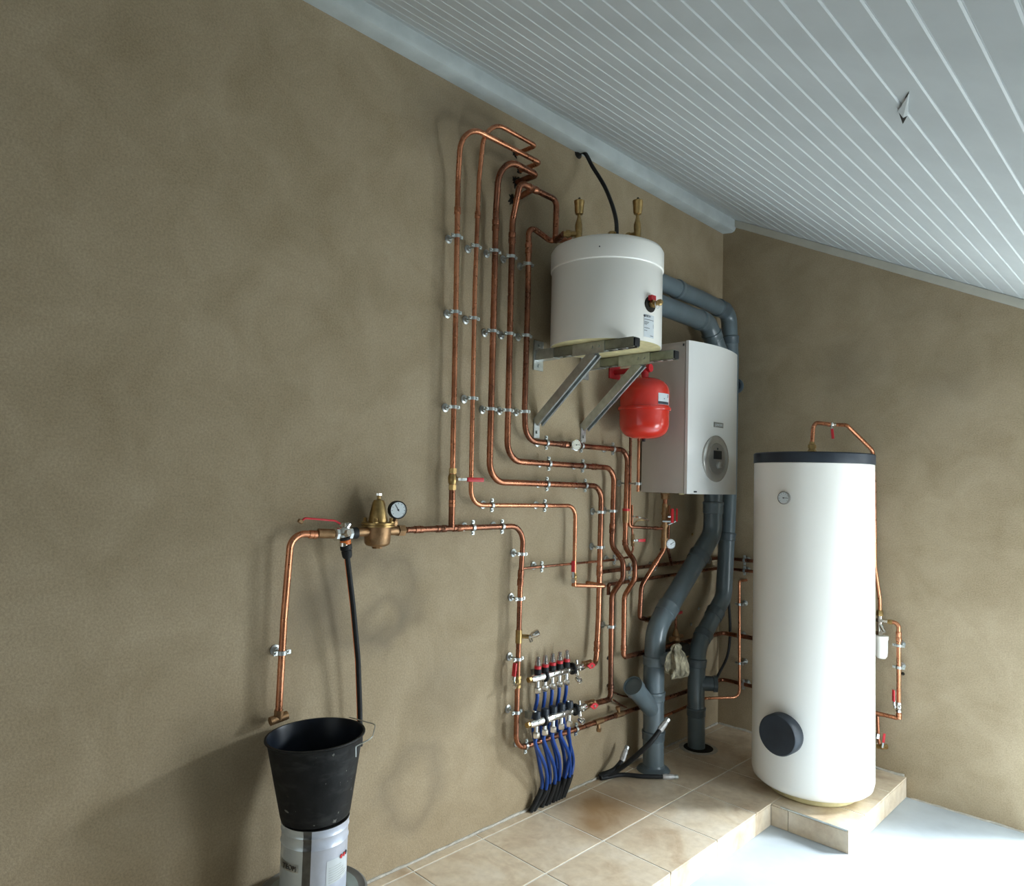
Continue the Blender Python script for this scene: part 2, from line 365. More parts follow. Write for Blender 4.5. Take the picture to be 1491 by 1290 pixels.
# boarded ceiling, each board its own piece
ce = slab([(-.2, YF-.2, cz(-.2)+.0042), (XR+.2, YF-.2, cz(XR+.2)+.0042), (XR+.2, .2, cz(XR+.2)+.0042), (-.2, .2, cz(-.2)+.0042)], (0, 0, .1), 'ceiling', 'ceilgap')
sl = V((1, 0, CS)).normalized(); up = V((-CS, 0, 1)).normalized(); PW = .0714; w_ = PW/sl.x
prof = [(.0022, .0), (.0022, .006), (.0065, .0), (w_-.0065, .0), (w_-.0022, .006), (w_-.0022, .0)]
prof = [(.0016, .004), (.0018, .0028), (.0050, .0), (w_-.0050, .0), (w_-.0018, .0028), (w_-.0016, .004)]
x = .0575; first = None
while x < XR:
    base = V((x, YF, cz(x)))
    if first is None:
        pl = MB().ext([base+sl*a+up*b for a, b in prof], V((0, -YF, 0))).build('plank', 'ceil', ce, False, origin=base); first = pl
    else:
        pl = first.copy(); COL.objects.link(pl); place(pl, base, ce)
    x += PW
# beam and mouldings
bz = lambda y: 3.05+.012*(-y)
b = MB(); pr = [(0, 3.052), (.060, 3.045), (.078, 3.052), (.088, 3.072), (.088, 3.15), (0, 3.19)]
b.ext([(x, -.002, z) for x, z in pr], V((0, YF+.002, .03)))
tag(struct(b.build('trim_1', 'beam', None, True)), 'pale grey painted beam along top of the left wall')
b = MB(); b.ext([(.09, -.0005, cz(.09)-.046), (XR, -.0005, cz(XR)-.046), (XR, -.0005, cz(XR)-.002), (.09, -.0005, cz(.09)-.002)], V((0, -.022, 0)))
tag(struct(b.build('trim_2', 'mould', None, False)), 'cream moulding under the boarded ceiling on the back wall')
# splintered spot in a ceiling board
def ceil_hit(px, py):
    q = ray(px, py); return CAM + q*((CZ+CS*CAM.x-CAM.z)/(q.z-CS*q.x))
P = ceil_hit(1318, 168); dn = -up; yv = V((0, 1, 0))
sp = thing('ceiling_splinter', 'small torn splinter hanging from the white boarded ceiling', 'splinter', P)
A, C2, D_ = ceil_hit(1309, 159), ceil_hit(1323, 165), ceil_hit(1324, 135)
I_ = ceil_hit(1317.5, 166.5); Q = ceil_hit(1318.3, 173)
b = MB().ext([A+dn*.002, I_+dn*.005, C2+dn*.002, D_+dn*.0008], dn*.003); b.build('flap', 'ceil', sp, False)
b = MB().ext([A+dn*.002, Q+dn*.010, C2+dn*.002, I_+dn*.006], dn*.002); b.build('tear', 'hole', sp, False)
MB().ext([ceil_hit(1318, 142)+dn*.0004, ceil_hit(1324, 133)+dn*.0004, ceil_hit(1320, 141)+dn*.0004], dn*.001).build('crack', 'hole', sp, False)

# tiled plinth along the wall
X1, X2, Y1 = .707, 1.048, -.814; TT = .008; GD = .0018
pl_ = MB().ext([(0.001, -.001, -GD), (X2-.006, -.001, -GD), (X2-.006, Y1+.006, -GD), (X1-.006, Y1+.006, -GD), (X1-.006, YF+.01, -GD), (.001, YF+.01, -GD)], V((0, 0, ZF+GD))).build('trim_3', 'grout', None, False)
tag(struct(pl_), 'low plinth of beige stone tiles along the left wall')
G = .0036; MESH = {}
def tile(name, lo, hi):
    """slab with softened edges between two corners; equal sizes share a mesh"""
    lo, hi = V(lo), V(hi); s = hi-lo; key = tuple(round(v, 4) for v in s); c = (lo+hi)/2; c.z = lo.z
    if key in MESH: o = MESH[key].copy(); COL.objects.link(o); o.name = name; place(o, c, pl_)
    else:
        b = MB().box((lo+hi)/2, *s); o = b.build(name, 'tile', pl_, False, bevel=.0012); MESH[key] = o
    return o
ys = [0.0]+[-.262-.351*k for k in range(18)]
ys = [y for y in ys if y > YF+.1]+[YF+.02]
for a, c in zip(ys, ys[1:]):
    cols = [(.004, .052), (.052, .392), (.392, X1 if c < Y1 else .735)]
    if c >= Y1: cols.append((.735, X2))
    for x0, x1 in cols:
        yy0, yy1 = c, a
        if c < Y1 < a and x0 == .392:
            tile('tile', (x0+G, yy0+G, -TT), (X1, yy1-G, random.uniform(-.0006, .0006)))
            tile('tile', (X1+G, Y1, -TT), (X2, yy1-G, random.uniform(-.0006, .0006)))
        else:
            e0 = 0 if x1 in (X1, X2) else G
            tile('tile', (x0+G, yy0+G, -TT), (x1-e0, (yy1-G) if yy1 < 0 else -.004, 0))
for a, c in zip(ys, ys[1:]):                       # risers facing the room
    a2, c2 = min(a, Y1), c
    if a2 > c2+.02: tile('riser_tile', (X1-.009, c2+.0012, ZF+.001), (X1, a2-.0012, -TT-.001))
for x0, x1 in ((X1+.0015, .785), (.785+.003, X2)): tile('riser_tile', (x0, Y1, ZF+.001), (x1, Y1+.009, -TT-.0015))
for a, c in ((-.003, -.34), (-.34, -.70), (-.70, Y1)): tile('riser_tile', (X2-.009, c+.0015, ZF+.001), (X2, a-.0015, -TT-.0015))
tag(MB().box(V(((X1+X2)/2+.02, Y1-.001, -.003)), X2-X1-.05, .006, .006).build('edge_strip', 'zinc', pl_, False), 'grey metal edging strip')
# mortar joint at the foot of both walls
def bead(name, a, b_, n, r):
    pts = []
    for i in range(n+1): pts.append(a.lerp(b_, i/n)+V((0, 0, random.uniform(-.2, .6)*r)))
    return struct(MB().tube(pts, lambda q: r*(.75+.5*abs(math.sin(q*53+math.sin(q*131)))), 6).build(name, 'mortar'))
bead('baseboard_left', V((0.002, -3.6, .001)), V((.002, -.01, .001)), 90, .006)
bead('baseboard_back', V((.01, -.002, .001)), V((X2-.01, -.002, .001)), 30, .008)
bead('baseboard_right', V((X2+.02, -.001, ZF+.001)), V((DX0-.05, -.001, ZF+.001)), 16, .006)

# ------------------------------------------------------------ large storage tank
TC = V((.776, -.523, 0)); TR = .275
t = thing('hot_water_tank', 'tall white cylindrical hot water tank with black lid standing on the tiled plinth', 'tank', (TC.x, TC.y, 0))
MB().lathe(TC+V((0, 0, .001)), V((0, 0, 1)), [(.19, 0), (.20, .008), (.20, .03), (.22, .046)], 40).build('foot_ring', 'cream', t)
MB().lathe(TC, V((0, 0, 1)), [(.215, .040), (.25, .046), (.268, .062), (TR, .09), (TR, 1.570), (TR-.006, 1.575)], 72).build('jacket', 'white', t)
MB().lathe(TC, V((0, 0, 1)), [(TR+.002, 1.572), (TR+.003, 1.576), (TR+.003, 1.616), (TR-.004, 1.622), (.1, 1.627), (.03, 1.627)], 72).build('lid', 'blackpl', t)
n = V((-.084, -.996, 0)); P = TC+n*TR+V((0, 0, 1.404))
g = gauge(t, P+n*.008, n, .0305, 'silverdk', 'face', .012, 'thermometer', 1.57)
P = TC+n*TR+V((0, 0, .325)); x_, y_ = frame(n)
MB().lathe(P-n*.02, n, [(.090, 0), (.092, .01), (.092, .068), (.087, .075), (.02, .076)], 48).build('inspection_cover', 'blackpl', t)
b = MB(); nut = V((.792, -.575, 1.627))
b.lathe(nut, V((0, 0, 1)), [(.020, 0), (.020, .012), (.015, .014), (.015, .02)], 6).lathe(nut+V((0, 0, .02)), V((0, 0, 1)), [(.019, 0), (.019, .018), (.013, .022), (.012, .032)], 6)
b.build('outlet_nut', 'brass', t)
# copper line arching over the tank to the back wall
top = nut+V((0, 0, .03)); c1 = V((.795, -.565, 1.775)); vv = on(1211, 618, 1, -.38); c2 = on(1233, 619, 1, -.25); c3 = B(1271, 656, .055); c4 = B(1278.5, 700, .055)
zb = B(1281, 893, .055)
pts = [(top, 0), (c1, .045), (vv, .05), (c2, .06), (c3, .04), (V((c3.x+.006, -.055, 1.5)), 0), (V((c3.x+.01, -.055, 1.05)), .02), (V((zb.x, -.055, zb.z+.07)), .03), (zb, 0)]
t, pth = pipe('copper pipe arching from the tall tank lid and down the back wall behind it', pts, .010, nrm=NB, mt='bright')
P, d = near(pth, 1211, 618); valve(t, P, d, .010, .05, V((.3, -.9, 0)).normalized(), V((.1, 0, -1)), 'chrome', hlen=.075, hw=.013)
MB().lathe(zb+V((0, 0, -.012)), V((0, 0, 1)), [(.016, 0), (.017, .006), (.017, .022), (.012, .03)], 6).build('union_nut', 'brass', t)
# safety group beside the tank
sg = thing('safety_group', 'nickel safety valve group with white drain funnel right of the tall tank', 'valve', B(1282, 955, .055))
b = MB(); a0 = zb+V((0, 0, -.014)); z1 = B(1281, 926, .055).z
b.cyl(V((a0.x, a0.y, z1)), a0, .0125, n=14); b.cyl(a0-V((0, 0, .03)), a0-V((0, 0, .012)), .020, n=6); b.cyl(V((a0.x, a0.y, z1)), V((a0.x, a0.y, z1+.025)), .019, n=6)
b.cyl(a0-V((0, 0, .022)), a0-V((0, 0, .022))+V((.05, 0, 0)), .009, n=10); b.cyl(a0-V((.0, 0, .04)), a0+V((.03, -.02, -.075)), .010, n=12)
b.build('body', 'chrome', sg)
zt = z1+.004; b = MB(); b.lathe(V((a0.x+.008, a0.y, zt-.115)), V((0, 0, 1)), [(.020, 0), (.028, .012), (.030, .03), (.031, .09), (.034, .10), (.034, .115)], 24)
b.build('drain_funnel', 'white', sg)
# branch to the right
s0 = a0-V((0, 0, .022))+V((.04, 0, 0)); r1 = B(1308.5, 908, .055); r2 = B(1309, 1046, .055)
pts = [(V((s0.x, s0.y, s0.z)), 0), (V((r1.x, -.055, s0.z)), .024), (V((r1.x, -.055, r2.z)), .012), (V((.80, -.055, r2.z)), 0)]
t, pth = pipe('bright copper pipe looping down the back wall right of the tall tank', pts, .0105, [(1307, 941), (1309, 972)], NB, 'bright', joints=[(1307, 925, .05), (1309, 1040, .03)])
P, d = near(pth, 1309, 1027); valve(t, P, d, .0105, .05, V((-.75, -.66, 0)), V((0, 0, 1)), 'chrome', hlen=.085, hw=.02)
MB().cyl(s0, s0+V((.022, 0, 0)), .013, n=6).build('union_nut', 'brass', t)
# drain cock low beside the tank
P = B(1281, 1084, .06); t = thing('drain_cock', 'small brass drain cock with red lever low on the back wall', 'valve', P)
pth = [V((P.x-.01, -.06, r2.z-.012)), V((P.x-.006, -.06, P.z+.03)), P]
MB().tube(pth, .008).build('tube', 'copper', t)
v = valve(t, P+V((.012, 0, -.006)), V((1, 0, .25)), .010, .05, V((.35, -.9, .2)).normalized(), V((.12, 0, 1)), 'brass', hlen=.07, hw=.012)
MB().cyl(V((P.x-.012, -.06, P.z+.03)), V((P.x-.008, -.06, P.z+.055)), .013, n=6).build('union_nut', 'chrome', t)
MB().cyl(V((P.x-.01, -.062, P.z)), V((P.x-.01, -.001, P.z)), .006, n=8).build('wall_stub', 'chrome', t)
def wall_plug(px, py, wall, label, mt='hole', r=.008):
    P = W(px, py, 0) if wall is NL else B(px, py, 0)
    tag(MB().lathe(P, wall, [(r, -.002), (r, .003), (r*.6, .006)], 10).build('wall_plug', mt), label, 'plug')
wall_plug(1315, 981, NB, 'dark wall plug on the back wall right of the copper loop')

# ------------------------------------------------------------ buffer tank on brackets
BC = V((.272, -1.562, 0)); BR = .245; Z0, Z1 = 2.042, 2.486; ZU = V((0, 0, 1))
t = thing('buffer_tank', 'short white cylindrical buffer tank on two wall brackets under the ceiling', 'tank', (BC.x, BC.y, Z0))
MB().lathe(BC, ZU, [(.10, Z0-.0), (BR-.004, Z0+.002), (BR-.004, Z0+.008)], 64).build('base_insulation', 'cream', t)
MB().lathe(BC, ZU, [(BR-.006, Z0+.003), (BR, Z0+.002), (BR, 2.385), (BR-.002, 2.388)], 72).build('jacket', 'white', t)
MB().lathe(BC, ZU, [(BR+.001, 2.380), (BR+.005, 2.384), (BR+.005, 2.462), (BR-.004, Z1-.008), (BR-.02, Z1), (.05, Z1+.002)], 72).build('lid', 'white', t)
def bsurf(deg, z, e=0): a = math.radians(deg); return BC+V((math.cos(a)*(BR+e), math.sin(a)*(BR+e), z)), V((math.cos(a), math.sin(a), 0))
P, n = bsurf(-4.2, 2.203)
so = MB().lathe(P-n*.004, n, [(.034, 0), (.034, .0055), (.030, .0065)], 28).build('socket', 'hole', t)
b = MB(); hexnut(b, P+n*.005, P+n*.022, .017); b.cyl(P+n*.02, P+n*.045, .010, n=12); b.lathe(P+n*.04, n, [(.012, 0), (.0135, .006), (.0135, .014), (.008, .02)], 16); b.build('drain_cap', 'brass', so)
MB().box(P+n*.012+V((0, -.004, .024)), .02, .03, .022, n, n.cross(ZU), ZU).build('red_stopper', 'redpl', so, bevel=.003)
MB().torus(P+n*.034+V((0, .004, -.006)), n, .015, .0016, 20, 6).build('seal_ring', 'paper', so)
# printed label, following the curve
b = MB()
for i in range(7):
    for z in (2.062, 2.158): b.v.append(bsurf(-13+i*2.5, z, .0008)[0])
b.f = [(2*i, 2*i+2, 2*i+3, 2*i+1) for i in range(6)]
lb = b.build('rating_label', 'paper', t); lb['label'] = 'grey white rating label'
P, n = bsurf(-9.2, 2.150, .0012); rt = ZU.cross(n)
MB().torus(bsurf(-12.2, 2.150, .001)[0], n, .0042, .0009, 16, 5).build('logo', 'ink', lb)
text('BOSCH', bsurf(-8.6, 2.150, .0015)[0], rt, ZU, .012, 'ink', lb)
b = MB()
for k, (z, a0_, a1) in enumerate([(2.135, -12.5, 1.2), (2.124, -12.5, -6), (2.119, -12.5, -7), (2.114, -12.5, -9), (2.099, -12.5, -5), (2.088, -12.5, -8.5), (2.069, -4, 1), (2.112, .2, 1.4), (2.118, .2, 1.4), (2.106, .2, 1.4)]):
    base = len(b.v)
    for q in range(5):
        a = a0_+(a1-a0_)*q/4
        for dz in (0, .0022): b.v.append(bsurf(a, z+dz, .0014)[0])
    b.f += [(base+2*q, base+2*q+2, base+2*q+3, base+2*q+1) for q in range(4)]
b.build('print', 'ink', lb)['kind'] = 'stuff'
MB().lathe(bsurf(-60, 2.425, .003)[0], bsurf(-60, 0)[1], [(.003, 0), (.003, .003)], 8).build('screw', 'ink', t)
# fittings on its top: two automatic air vents, plug
def vent(x, y, arm):
    o = V((x, y, Z1)); b = MB(); z = lambda h: o+V((0, 0, h))
    b.cyl(z(0), z(.055), .015, n=14); b.cyl(z(0), z(.014), .019, n=6); b.lathe(z(.05), ZU, [(.016, 0), (.016, .02), (.009, .045), (.007, .06), (.007, .066)], 14)
    b.cyl(z(.030), z(.030)+arm, .012, n=14); hexnut(b, z(.030)+arm*.55, z(.030)+arm*.85, .0165)
    e = b.build('tee_elbow', 'brass', t)
    a = MB().lathe(z(.112), ZU, [(.007, 0), (.016, .004), (.019, .012), (.021, .050), (.0225, .052), (.0225, .062), (.012, .066)], 20).build('air_vent', 'brass', t)
    MB().lathe(z(.178), ZU, [(.005, 0), (.0055, .008), (.003, .011)], 10).build('vent_cap', 'black', a)
    return o
v1 = vent(.262, -1.752, V((-.05, -.04, 0))); v2 = vent(.452, -1.590, V((-.06, .0, 0)))
MB().lathe(V((.375, -1.665, Z1)), ZU, [(.012, 0), (.012, .018), (.017, .019), (.017, .034), (.013, .037)], 6).build('top_plug', 'brass', t)
# brackets
def bracket(y, L1, label):
    t = thing('wall_bracket', label, 'bracket', (0, y, 1.68), 'galvanised brackets carrying the buffer tank')
    za = Z0-.021; b = MB(); b.box(V((.004, y, za)), .006, .062, .135); b.box(V((.06, y, za)), .11, .046, .046)
    for dz in (-.048, .048): b.cyl(V((.006, y, za+dz)), V((.014, y, za+dz)), .008, n=6)
    b.build('wall_flange', 'zinc', t, False)
    # channel rail, open end capped with a dark plug
    b = MB(); L0 = .02
    b.box(V(((L0+L1)/2, y-.019, za)), L1-L0, .003, .040); b.box(V(((L0+L1)/2, y+.019, za)), L1-L0, .003, .040); b.box(V(((L0+L1)/2, y, za+.0195)), L1-L0, .041, .002)
    for sg in (-1, 1):
        b.box(V(((L0+L1)/2, y+sg*.0155, za-.019)), L1-L0, .010, .003)
    b.build('rail', 'darkzinc', t, False)
    MB().box(V((L1+.001, y, za)), .012, .034, .034).build('end_plug', 'black', t, bevel=.002)
    b = MB(); b.box(V((.31, y-.0225, za-.004)), .17, .003, .050); 
    for xx in (.33, .365): b.cyl(V((xx, y-.024, za)), V((xx, y-.029, za)), .0075, n=6)
    b.build('joint_plate', 'zinc', t, False)
    b = MB(); 
    for k in range(9):
        if k in (4, 5): continue
        b.box(V((.09+k*.05, y-.008, za-.0215)), .022, .018, .003)
    b.build('slot_teeth', 'zinc', t, False)['kind'] = 'stuff'
    # brace: U channel from low wall foot to rail
    a = V((.012, y, 1.715)); c = V((.335, y, za-.022)); d = (c-a); L = d.length; d.normalize(); s = V((0, 1, 0)); nn = d.cross(s).normalized()
    b = MB(); mid = (a+c)/2; b.box(mid-s*.019, L, .003, .040, d, s, nn); b.box(mid-nn*.0185*(-1), L, .038, .003, d, s, nn)
    b.box(mid+s*.019, L, .003, .040, d, s, nn); b.box(mid-nn*.0185-s*.015, L, .010, .003, d, s, nn); b.box(mid-nn*.0185+s*.015, L, .010, .003, d, s, nn)
    b.build('brace', 'zinc', t, False)
    b = MB(); b.box(V((.004, y, 1.690)), .006, .036, .088); b.cyl(V((.006, y, 1.672)), V((.014, y, 1.672)), .0075, n=6); b.cyl(V((.006, y, 1.708)), V((.012, y, 1.708)), .006, n=6)
    b.build('brace_foot', 'zinc', t, False)
bracket(-1.708, .538, 'galvanised bracket with diagonal brace under the left side of the buffer tank')
bracket(-1.373, .514, 'galvanised bracket with diagonal brace nearest the red vessel')
# black cable from ceiling hole to the tank
h = W(842, 223, .0); pts = [(h+V((-.02, 0, 0)), 0), (h+V((.03, .01, -.004)), .03), (W(863, 243, .09), .06), (W(882, 275, .16), .15), (on(896, 315, 0, .27), .1), (V((.375, -1.63, 2.489)), 0)]
t = thing('power_cable', 'thick black cable from under the beam down to the buffer tank', 'cable', h)
MB().tube(spline([p[0] for p in pts], 10), .0095, 10).build('sheath', 'black', t)
MB().lathe(h-V((.001, 0, 0)), NL, [(.03, 0), (.022, .004), (.014, .012)], 12).build('hole_filler', 'hole', t)

# ------------------------------------------------------------ boiler
y0, y1, zb0, zb1, xf, bulge = -.886, -.365, 1.407, 2.192, .29, .040
t = thing('gas_boiler', 'white wall hung gas boiler with round control panel in the corner', 'boiler', (0, (y0+y1)/2, zb0))
MB().box(V(((.012+xf-.02)/2, (y0+y1)/2, (zb0+zb1)/2)), xf-.02-.012, y1-y0-.004, zb1-zb0-.004).build('casing', 'casing', t, bevel=.003)
K = 16; poly = [V((xf-.018, y0, zb0)), V((xf-.018, y1, zb0))]; poly = []
fx = lambda y: xf + bulge*(1-((y-(y0+y1)/2)/((y1-y0)/2))**2)
poly = [V((xf-.016, y0, zb0))]+[V((fx(y0+(y1-y0)*k/K), y0+(y1-y0)*k/K, zb0)) for k in range(K+1)]+[V((xf-.016, y1, zb0))]
MB().ext(poly, V((0, 0, zb1-zb0))).build('front_cover', 'whitesheet', t)
def bf(y, z, e=0):      # point and normal on the curved front
    d = -2*bulge*(y-(y0+y1)/2)/((y1-y0)/2)**2; n = V((1, -d, 0)).normalized(); return V((fx(y), y, z))+n*e, n
yc = W(1043, 668, .33).y; zc = W(1043, 668, .33).z
P, n = bf(yc, zc); hh = V((0, 1, 0)); 
cp = MB().lathe(P-n*.012, n, [(.122, 0), (.122, .014), (.112, .020), (.098, .021), (.084, .017), (.08, .0165)], 56).build('control_bezel', 'silver', t)
MB().lathe(P, n, [(.082, .003), (.082, .0055), (.076, .007)], 48).build('control_plate', 'silverdk', cp)
sd = ZU.cross(n).normalized()
MB().box(P+n*.009+ZU*.020, .006, .072, .044, n, sd, ZU).build('display', 'black', cp, bevel=.001)
MB().lathe(P+n*.006-ZU*.033-sd*(-.012), n, [(.020, 0), (.019, .012), (.014, .015)], 24).build('dial_knob', 'silver', cp)
MB().lathe(P+n*.006+ZU*.052, n, [(.006, 0), (.006, .003)], 12).build('indicator', 'ink', cp)
q = W(1046, 619, .33); P, n = bf(q.y, q.z, .0015); sd = ZU.cross(n)
bd = MB().box(P, .003, .094, .026, n, sd, ZU).build('badge', 'badge', t)
text('JUNKERS', P+n*.0018, sd, ZU, .019, 'paper', bd)
P, n = bf(y0+.055, zb0+.012, .001); MB().box(P, .003, .02, .008, n, ZU.cross(n), ZU).build('latch', 'ink', t)
MB().box(V((xf-.03, y0-.0012, zb1-.02)), .008, .002, .012).build('side_screw', 'ink', t)
for px, dx in ((.10, .02), (.20, .015)): MB().cyl(V((px, y0+.10, zb0)), V((px, y0+.10, zb0-.006)), dx, n=12).build('bottom_grommet', 'cream', t)
wl = W(1077, 560, .02); 
# thermostat-like round vent behind boiler on back wall
P = B(1077, 562, .0); t = thing('vent_rosette', 'round grey vent collar on the back wall beside the boiler', 'vent', P)
MB().lathe(P+V((-.02, 0, 0)), NB, [(.047, 0), (.047, .012), (.036, .016), (.034, .008), (.008, .008)], 28).build('collar', 'greydark', t)

# ------------------------------------------------------------ expansion vessel and its red bracket
VC = V((.19, -1.128, 0)); zb_, zt_ = 1.672, 1.975; zm = (zb_+zt_)/2-.004
t = thing('expansion_vessel', 'glossy red expansion vessel hanging in front of the boiler', 'tank', (VC.x, VC.y, zb_))
R_ = .122; prof = [(.004, zb_)]+[(R_*math.sin(a)**.62, zb_+.075*(1-math.cos(a))) for a in [k*PI/2/9 for k in range(1, 10)]]
prof += [(R_, zm-.008)]
MB().lathe(VC, ZU, prof, 56).build('lower_shell', 'red', t)
prof = [(R_-.001, zm+.008)]+[(R_*math.cos(a)**.62 if a < 1.57 else .012, zt_-.075+.075*math.sin(a)) for a in [k*PI/2/9 for k in range(0, 9)]]+[(.015, zt_)]
MB().lathe(VC, ZU, prof, 56).build('upper_shell', 'red', t)
MB().lathe(VC, ZU, [(R_-.002, zm-.010), (R_+.007, zm-.008), (R_+.009, zm), (R_+.007, zm+.008), (R_-.002, zm+.010)], 56).build('rim_seam', 'red', t)
MB().lathe(VC, ZU, [(.007, zb_-.012), (.008, zb_-.008), (.008, zb_+.004)], 12).build('air_valve_cap', 'black', t)
MB().lathe(VC+V((0, 0, 0)), ZU, [(.018, zt_-.002), (.018, zt_+.03)], 14).build('neck', 'redpl', t)
def vs(deg, z, e): a = math.radians(deg); return VC+V((math.cos(a)*(R_+e), math.sin(a)*(R_+e), z))
def patch(a0, a1, z0, z1, e, f, n=8):
    b = MB()
    for i in range(n+1):
        for z in (z0, z1): b.v.append(f(a0+(a1-a0)*i/n, z, e))
    b.f = [(2*i, 2*i+2, 2*i+3, 2*i+1) for i in range(n)]; return b
lb = patch(-24, 14, zm+.016, zm+.070, .0012, vs).build('paper_label', 'paper', t)
patch(-24, 11, zm+.017, zm+.030, .0018, vs).build('label_band', 'ink', lb)
b = patch(6, 9, zm+.050, zm+.066, .0018, vs, 2); bb = patch(-8, -5, zm+.042, zm+.046, .0018, vs, 2); off = len(b.v); b.v += bb.v; b.f += [tuple(i+off for i in f_) for f_ in bb.f]
b.build('print', 'ink', lb)['kind'] = 'stuff'
t = thing('vessel_holder', 'red steel arm holding the expansion vessel above it', 'bracket', (0, VC.y, zt_+.03))
za = zt_+.045; MB().box(V((.004, VC.y-.0, za)), .008, .09, .07).build('wall_flange', 'redpl', t, bevel=.002)
MB().cyl(V((.006, VC.y, za)), V((VC.x+.02, VC.y, za)), .014, n=16).build('arm', 'redpl', t)
b = MB().cyl(V((VC.x+.018, VC.y, za+.003)), V((VC.x+.035, VC.y, za+.003)), .020, n=24); b.cyl(V((VC.x, VC.y, za-.016)), V((VC.x, VC.y, za+.006)), .023, n=20); b.build('end_knob', 'redpl', t)
p = [(V((.12, VC.y-.01, za-.012)), 0), (W(931, 600, .12), .0), (W(931.2, 716, .12), 0)]
p[0] = (V((.12, p[1][0].y, za-.02)), 0); p[2] = (V((.12, p[1][0].y, p[2][0].z)), 0)
pipe('thin open ended copper pipe hanging behind the red vessel', p, .0075, [(931, 703)], NL, 'bright')

# ------------------------------------------------------------ grey plastic pipes
def L(x, y, o=.1, r=0): return (W(x, y, o), r)
def grey_pipe(label, pts, r, sockets, base, name='drain_pipe'):
    pth = path(pts, 9); t = thing(name, label, 'pipe', base)
    MB().tube(pth, r, 32).build('tube', 'grey', t)
    for (x, y, ln, mt) in sockets:
        P, d = near(pth, x, y)
        if d.z > 0: d = -d
        MB().lathe(P-d*ln/2, d, [(r+.0003, 0), (r+.003, .002), (r+.006, .004), (r+.007, .010), (r+.006, .016), (r+.004, .02), (r+.004, ln-.004), (r+.0003, ln)], 36, False).build('socket', mt, t)
    return t, pth
b0 = W(951.5, 1105, .128)
pts = [(V((.128, -1.22, W(930, 430, .128).z-.01)), 0), L(1030, 470, .128, .09), L(1049, 520, .128, .06), L(1040, 660, .128, .05), L(1037.5, 777, .128, .10), L(955, 915, .128, .16), L(952, 975, .128, .1), (V((.128, b0.y, .002)), 0)]
a_, c_ = pts[0][0], pts[1][0]; pts[0] = (V((.128, -1.22, c_.z+.012)), 0)
t, g1 = grey_pipe('large grey plastic drain pipe zigzagging from under the boiler down to the tiles', pts, .053,
    [(1039, 741, .07, 'grey'), (1018, 810, .06, 'greydark'), (968, 888, .07, 'grey'), (952, 962, .05, 'grey'), (952, 1010, .05, 'grey'), (951, 1066, .05, 'greydark'), (1018, 464, .05, 'grey'), (1038, 490, .05, 'grey')], (.128, b0.y, 0))
P = W(951, 1035, .128); Q = W(921, 998, .128)
b = MB(); dd = (Q-P).normalized(); b.cyl(P, Q-dd*.012, .045, n=28); b.lathe(Q-dd*.045, dd, [(.0455, 0), (.051, .004), (.051, .045), (.046, .045), (.044, .012), (.01, .012)], 28, False)
b.build('side_branch', 'grey', t)
P = W(952, 962, .128); b = MB(); b.cyl(P, P+V((.13, .025, .045)), .030, n=24); b.build('side_outlet', 'grey', t)
MB().lathe(V((.128, b0.y, .001)), ZU, [(.085, 0), (.075, .012), (.058, .02), (.0535, .03)], 28).build('floor_collar', 'greydark', t)
ragP = P+V((.10, .02, .03))
b1 = W(1014, 1083, .118)
pts = [(V((.118, -1.22, W(967, 416, .118).z)), 0), L(1017, 434, .118, .0), L(1061, 455, .118, .075), L(1064, 520, .118, .03), L(1061, 720, .118, .05), L(1054, 868, .118, .11), L(1016, 940, .118, .14), L(1013.5, 1000, .118, .05), (V((.118, b1.y, .002)), 0)]
pts[0] = (V((.118, -1.22, pts[1][0].z+.01)), 0)
t, g2 = grey_pipe('dark grey plastic pipe nearest the corner, dropping into a hole in the tiles', pts, .047,
    [(985, 424, .05, 'grey'), (1050, 448, .09, 'greydark'), (1064, 495, .05, 'greydark'), (1060, 780, .05, 'greydark'), (1040, 893, .06, 'greydark'), (1023, 925, .05, 'greydark'), (1013.5, 965, .05, 'greydark'), (1013.5, 1034, .05, 'greydark')], (.118, b1.y, 0))
P = W(1014, 994, .118); b = MB(); d = V((.8, .6, 0)).normalized(); b.cyl(P, P+d*.10, .040, n=28); b.lathe(P+d*.09, d, [(.041, 0), (.045, .003), (.045, .022), (.038, .022), (.034, .012), (.02, .012)], 28); b.build('capped_stub', 'greydark', t)
MB().lathe(V((.130, b1.y, .0006)), ZU, [(.082, 0), (.079, .003), (.050, .003)], 32).build('floor_hole', 'hole', t)
MB().lathe(V((.130, b1.y, .0004)), ZU, [(.105, 0), (.100, .002), (.083, .002)], 20).build('cement_patch', 'mortar', t)
# rag
import mathutils.noise as mn
bm_ = MB(); nu, nv = 60, 30
c = ragP+V((.02, -.005, .0)); lo = 0
for j in range(nv+1):
    q = j/nv
    for i in range(nu):
        a = 2*PI*i/nu; fl = min(1, q*1.6); wid = .018+.040*math.sin(min(1, q*1.25)*PI*.55)**.7-.012*math.exp(-((q-.20)/.06)**2)
        rr = wid*(1+(.10+.20*fl)*math.sin(a*6+q*2+math.sin(q*7))+.09*math.sin(a*11-q*5)); z = .074-.150*q
        p = c+V((math.cos(a)*rr*.62, math.sin(a)*rr*1.18, z+(.012*math.sin(a*2+1)+.008*math.sin(a*5))*q))
        p += V((0, .014*q, -.022*q*max(0, math.sin(a-.3))))
        nz = mn.noise_vector(p*22)*.007; bm_.v.append(p+nz)
bm_.skin([j*nu for j in range(nv+1)], nu)
tag(bm_.build('rag', 'rag'), 'crumpled dirty beige rag tied over the outlet of the grey drain pipe', 'rag')

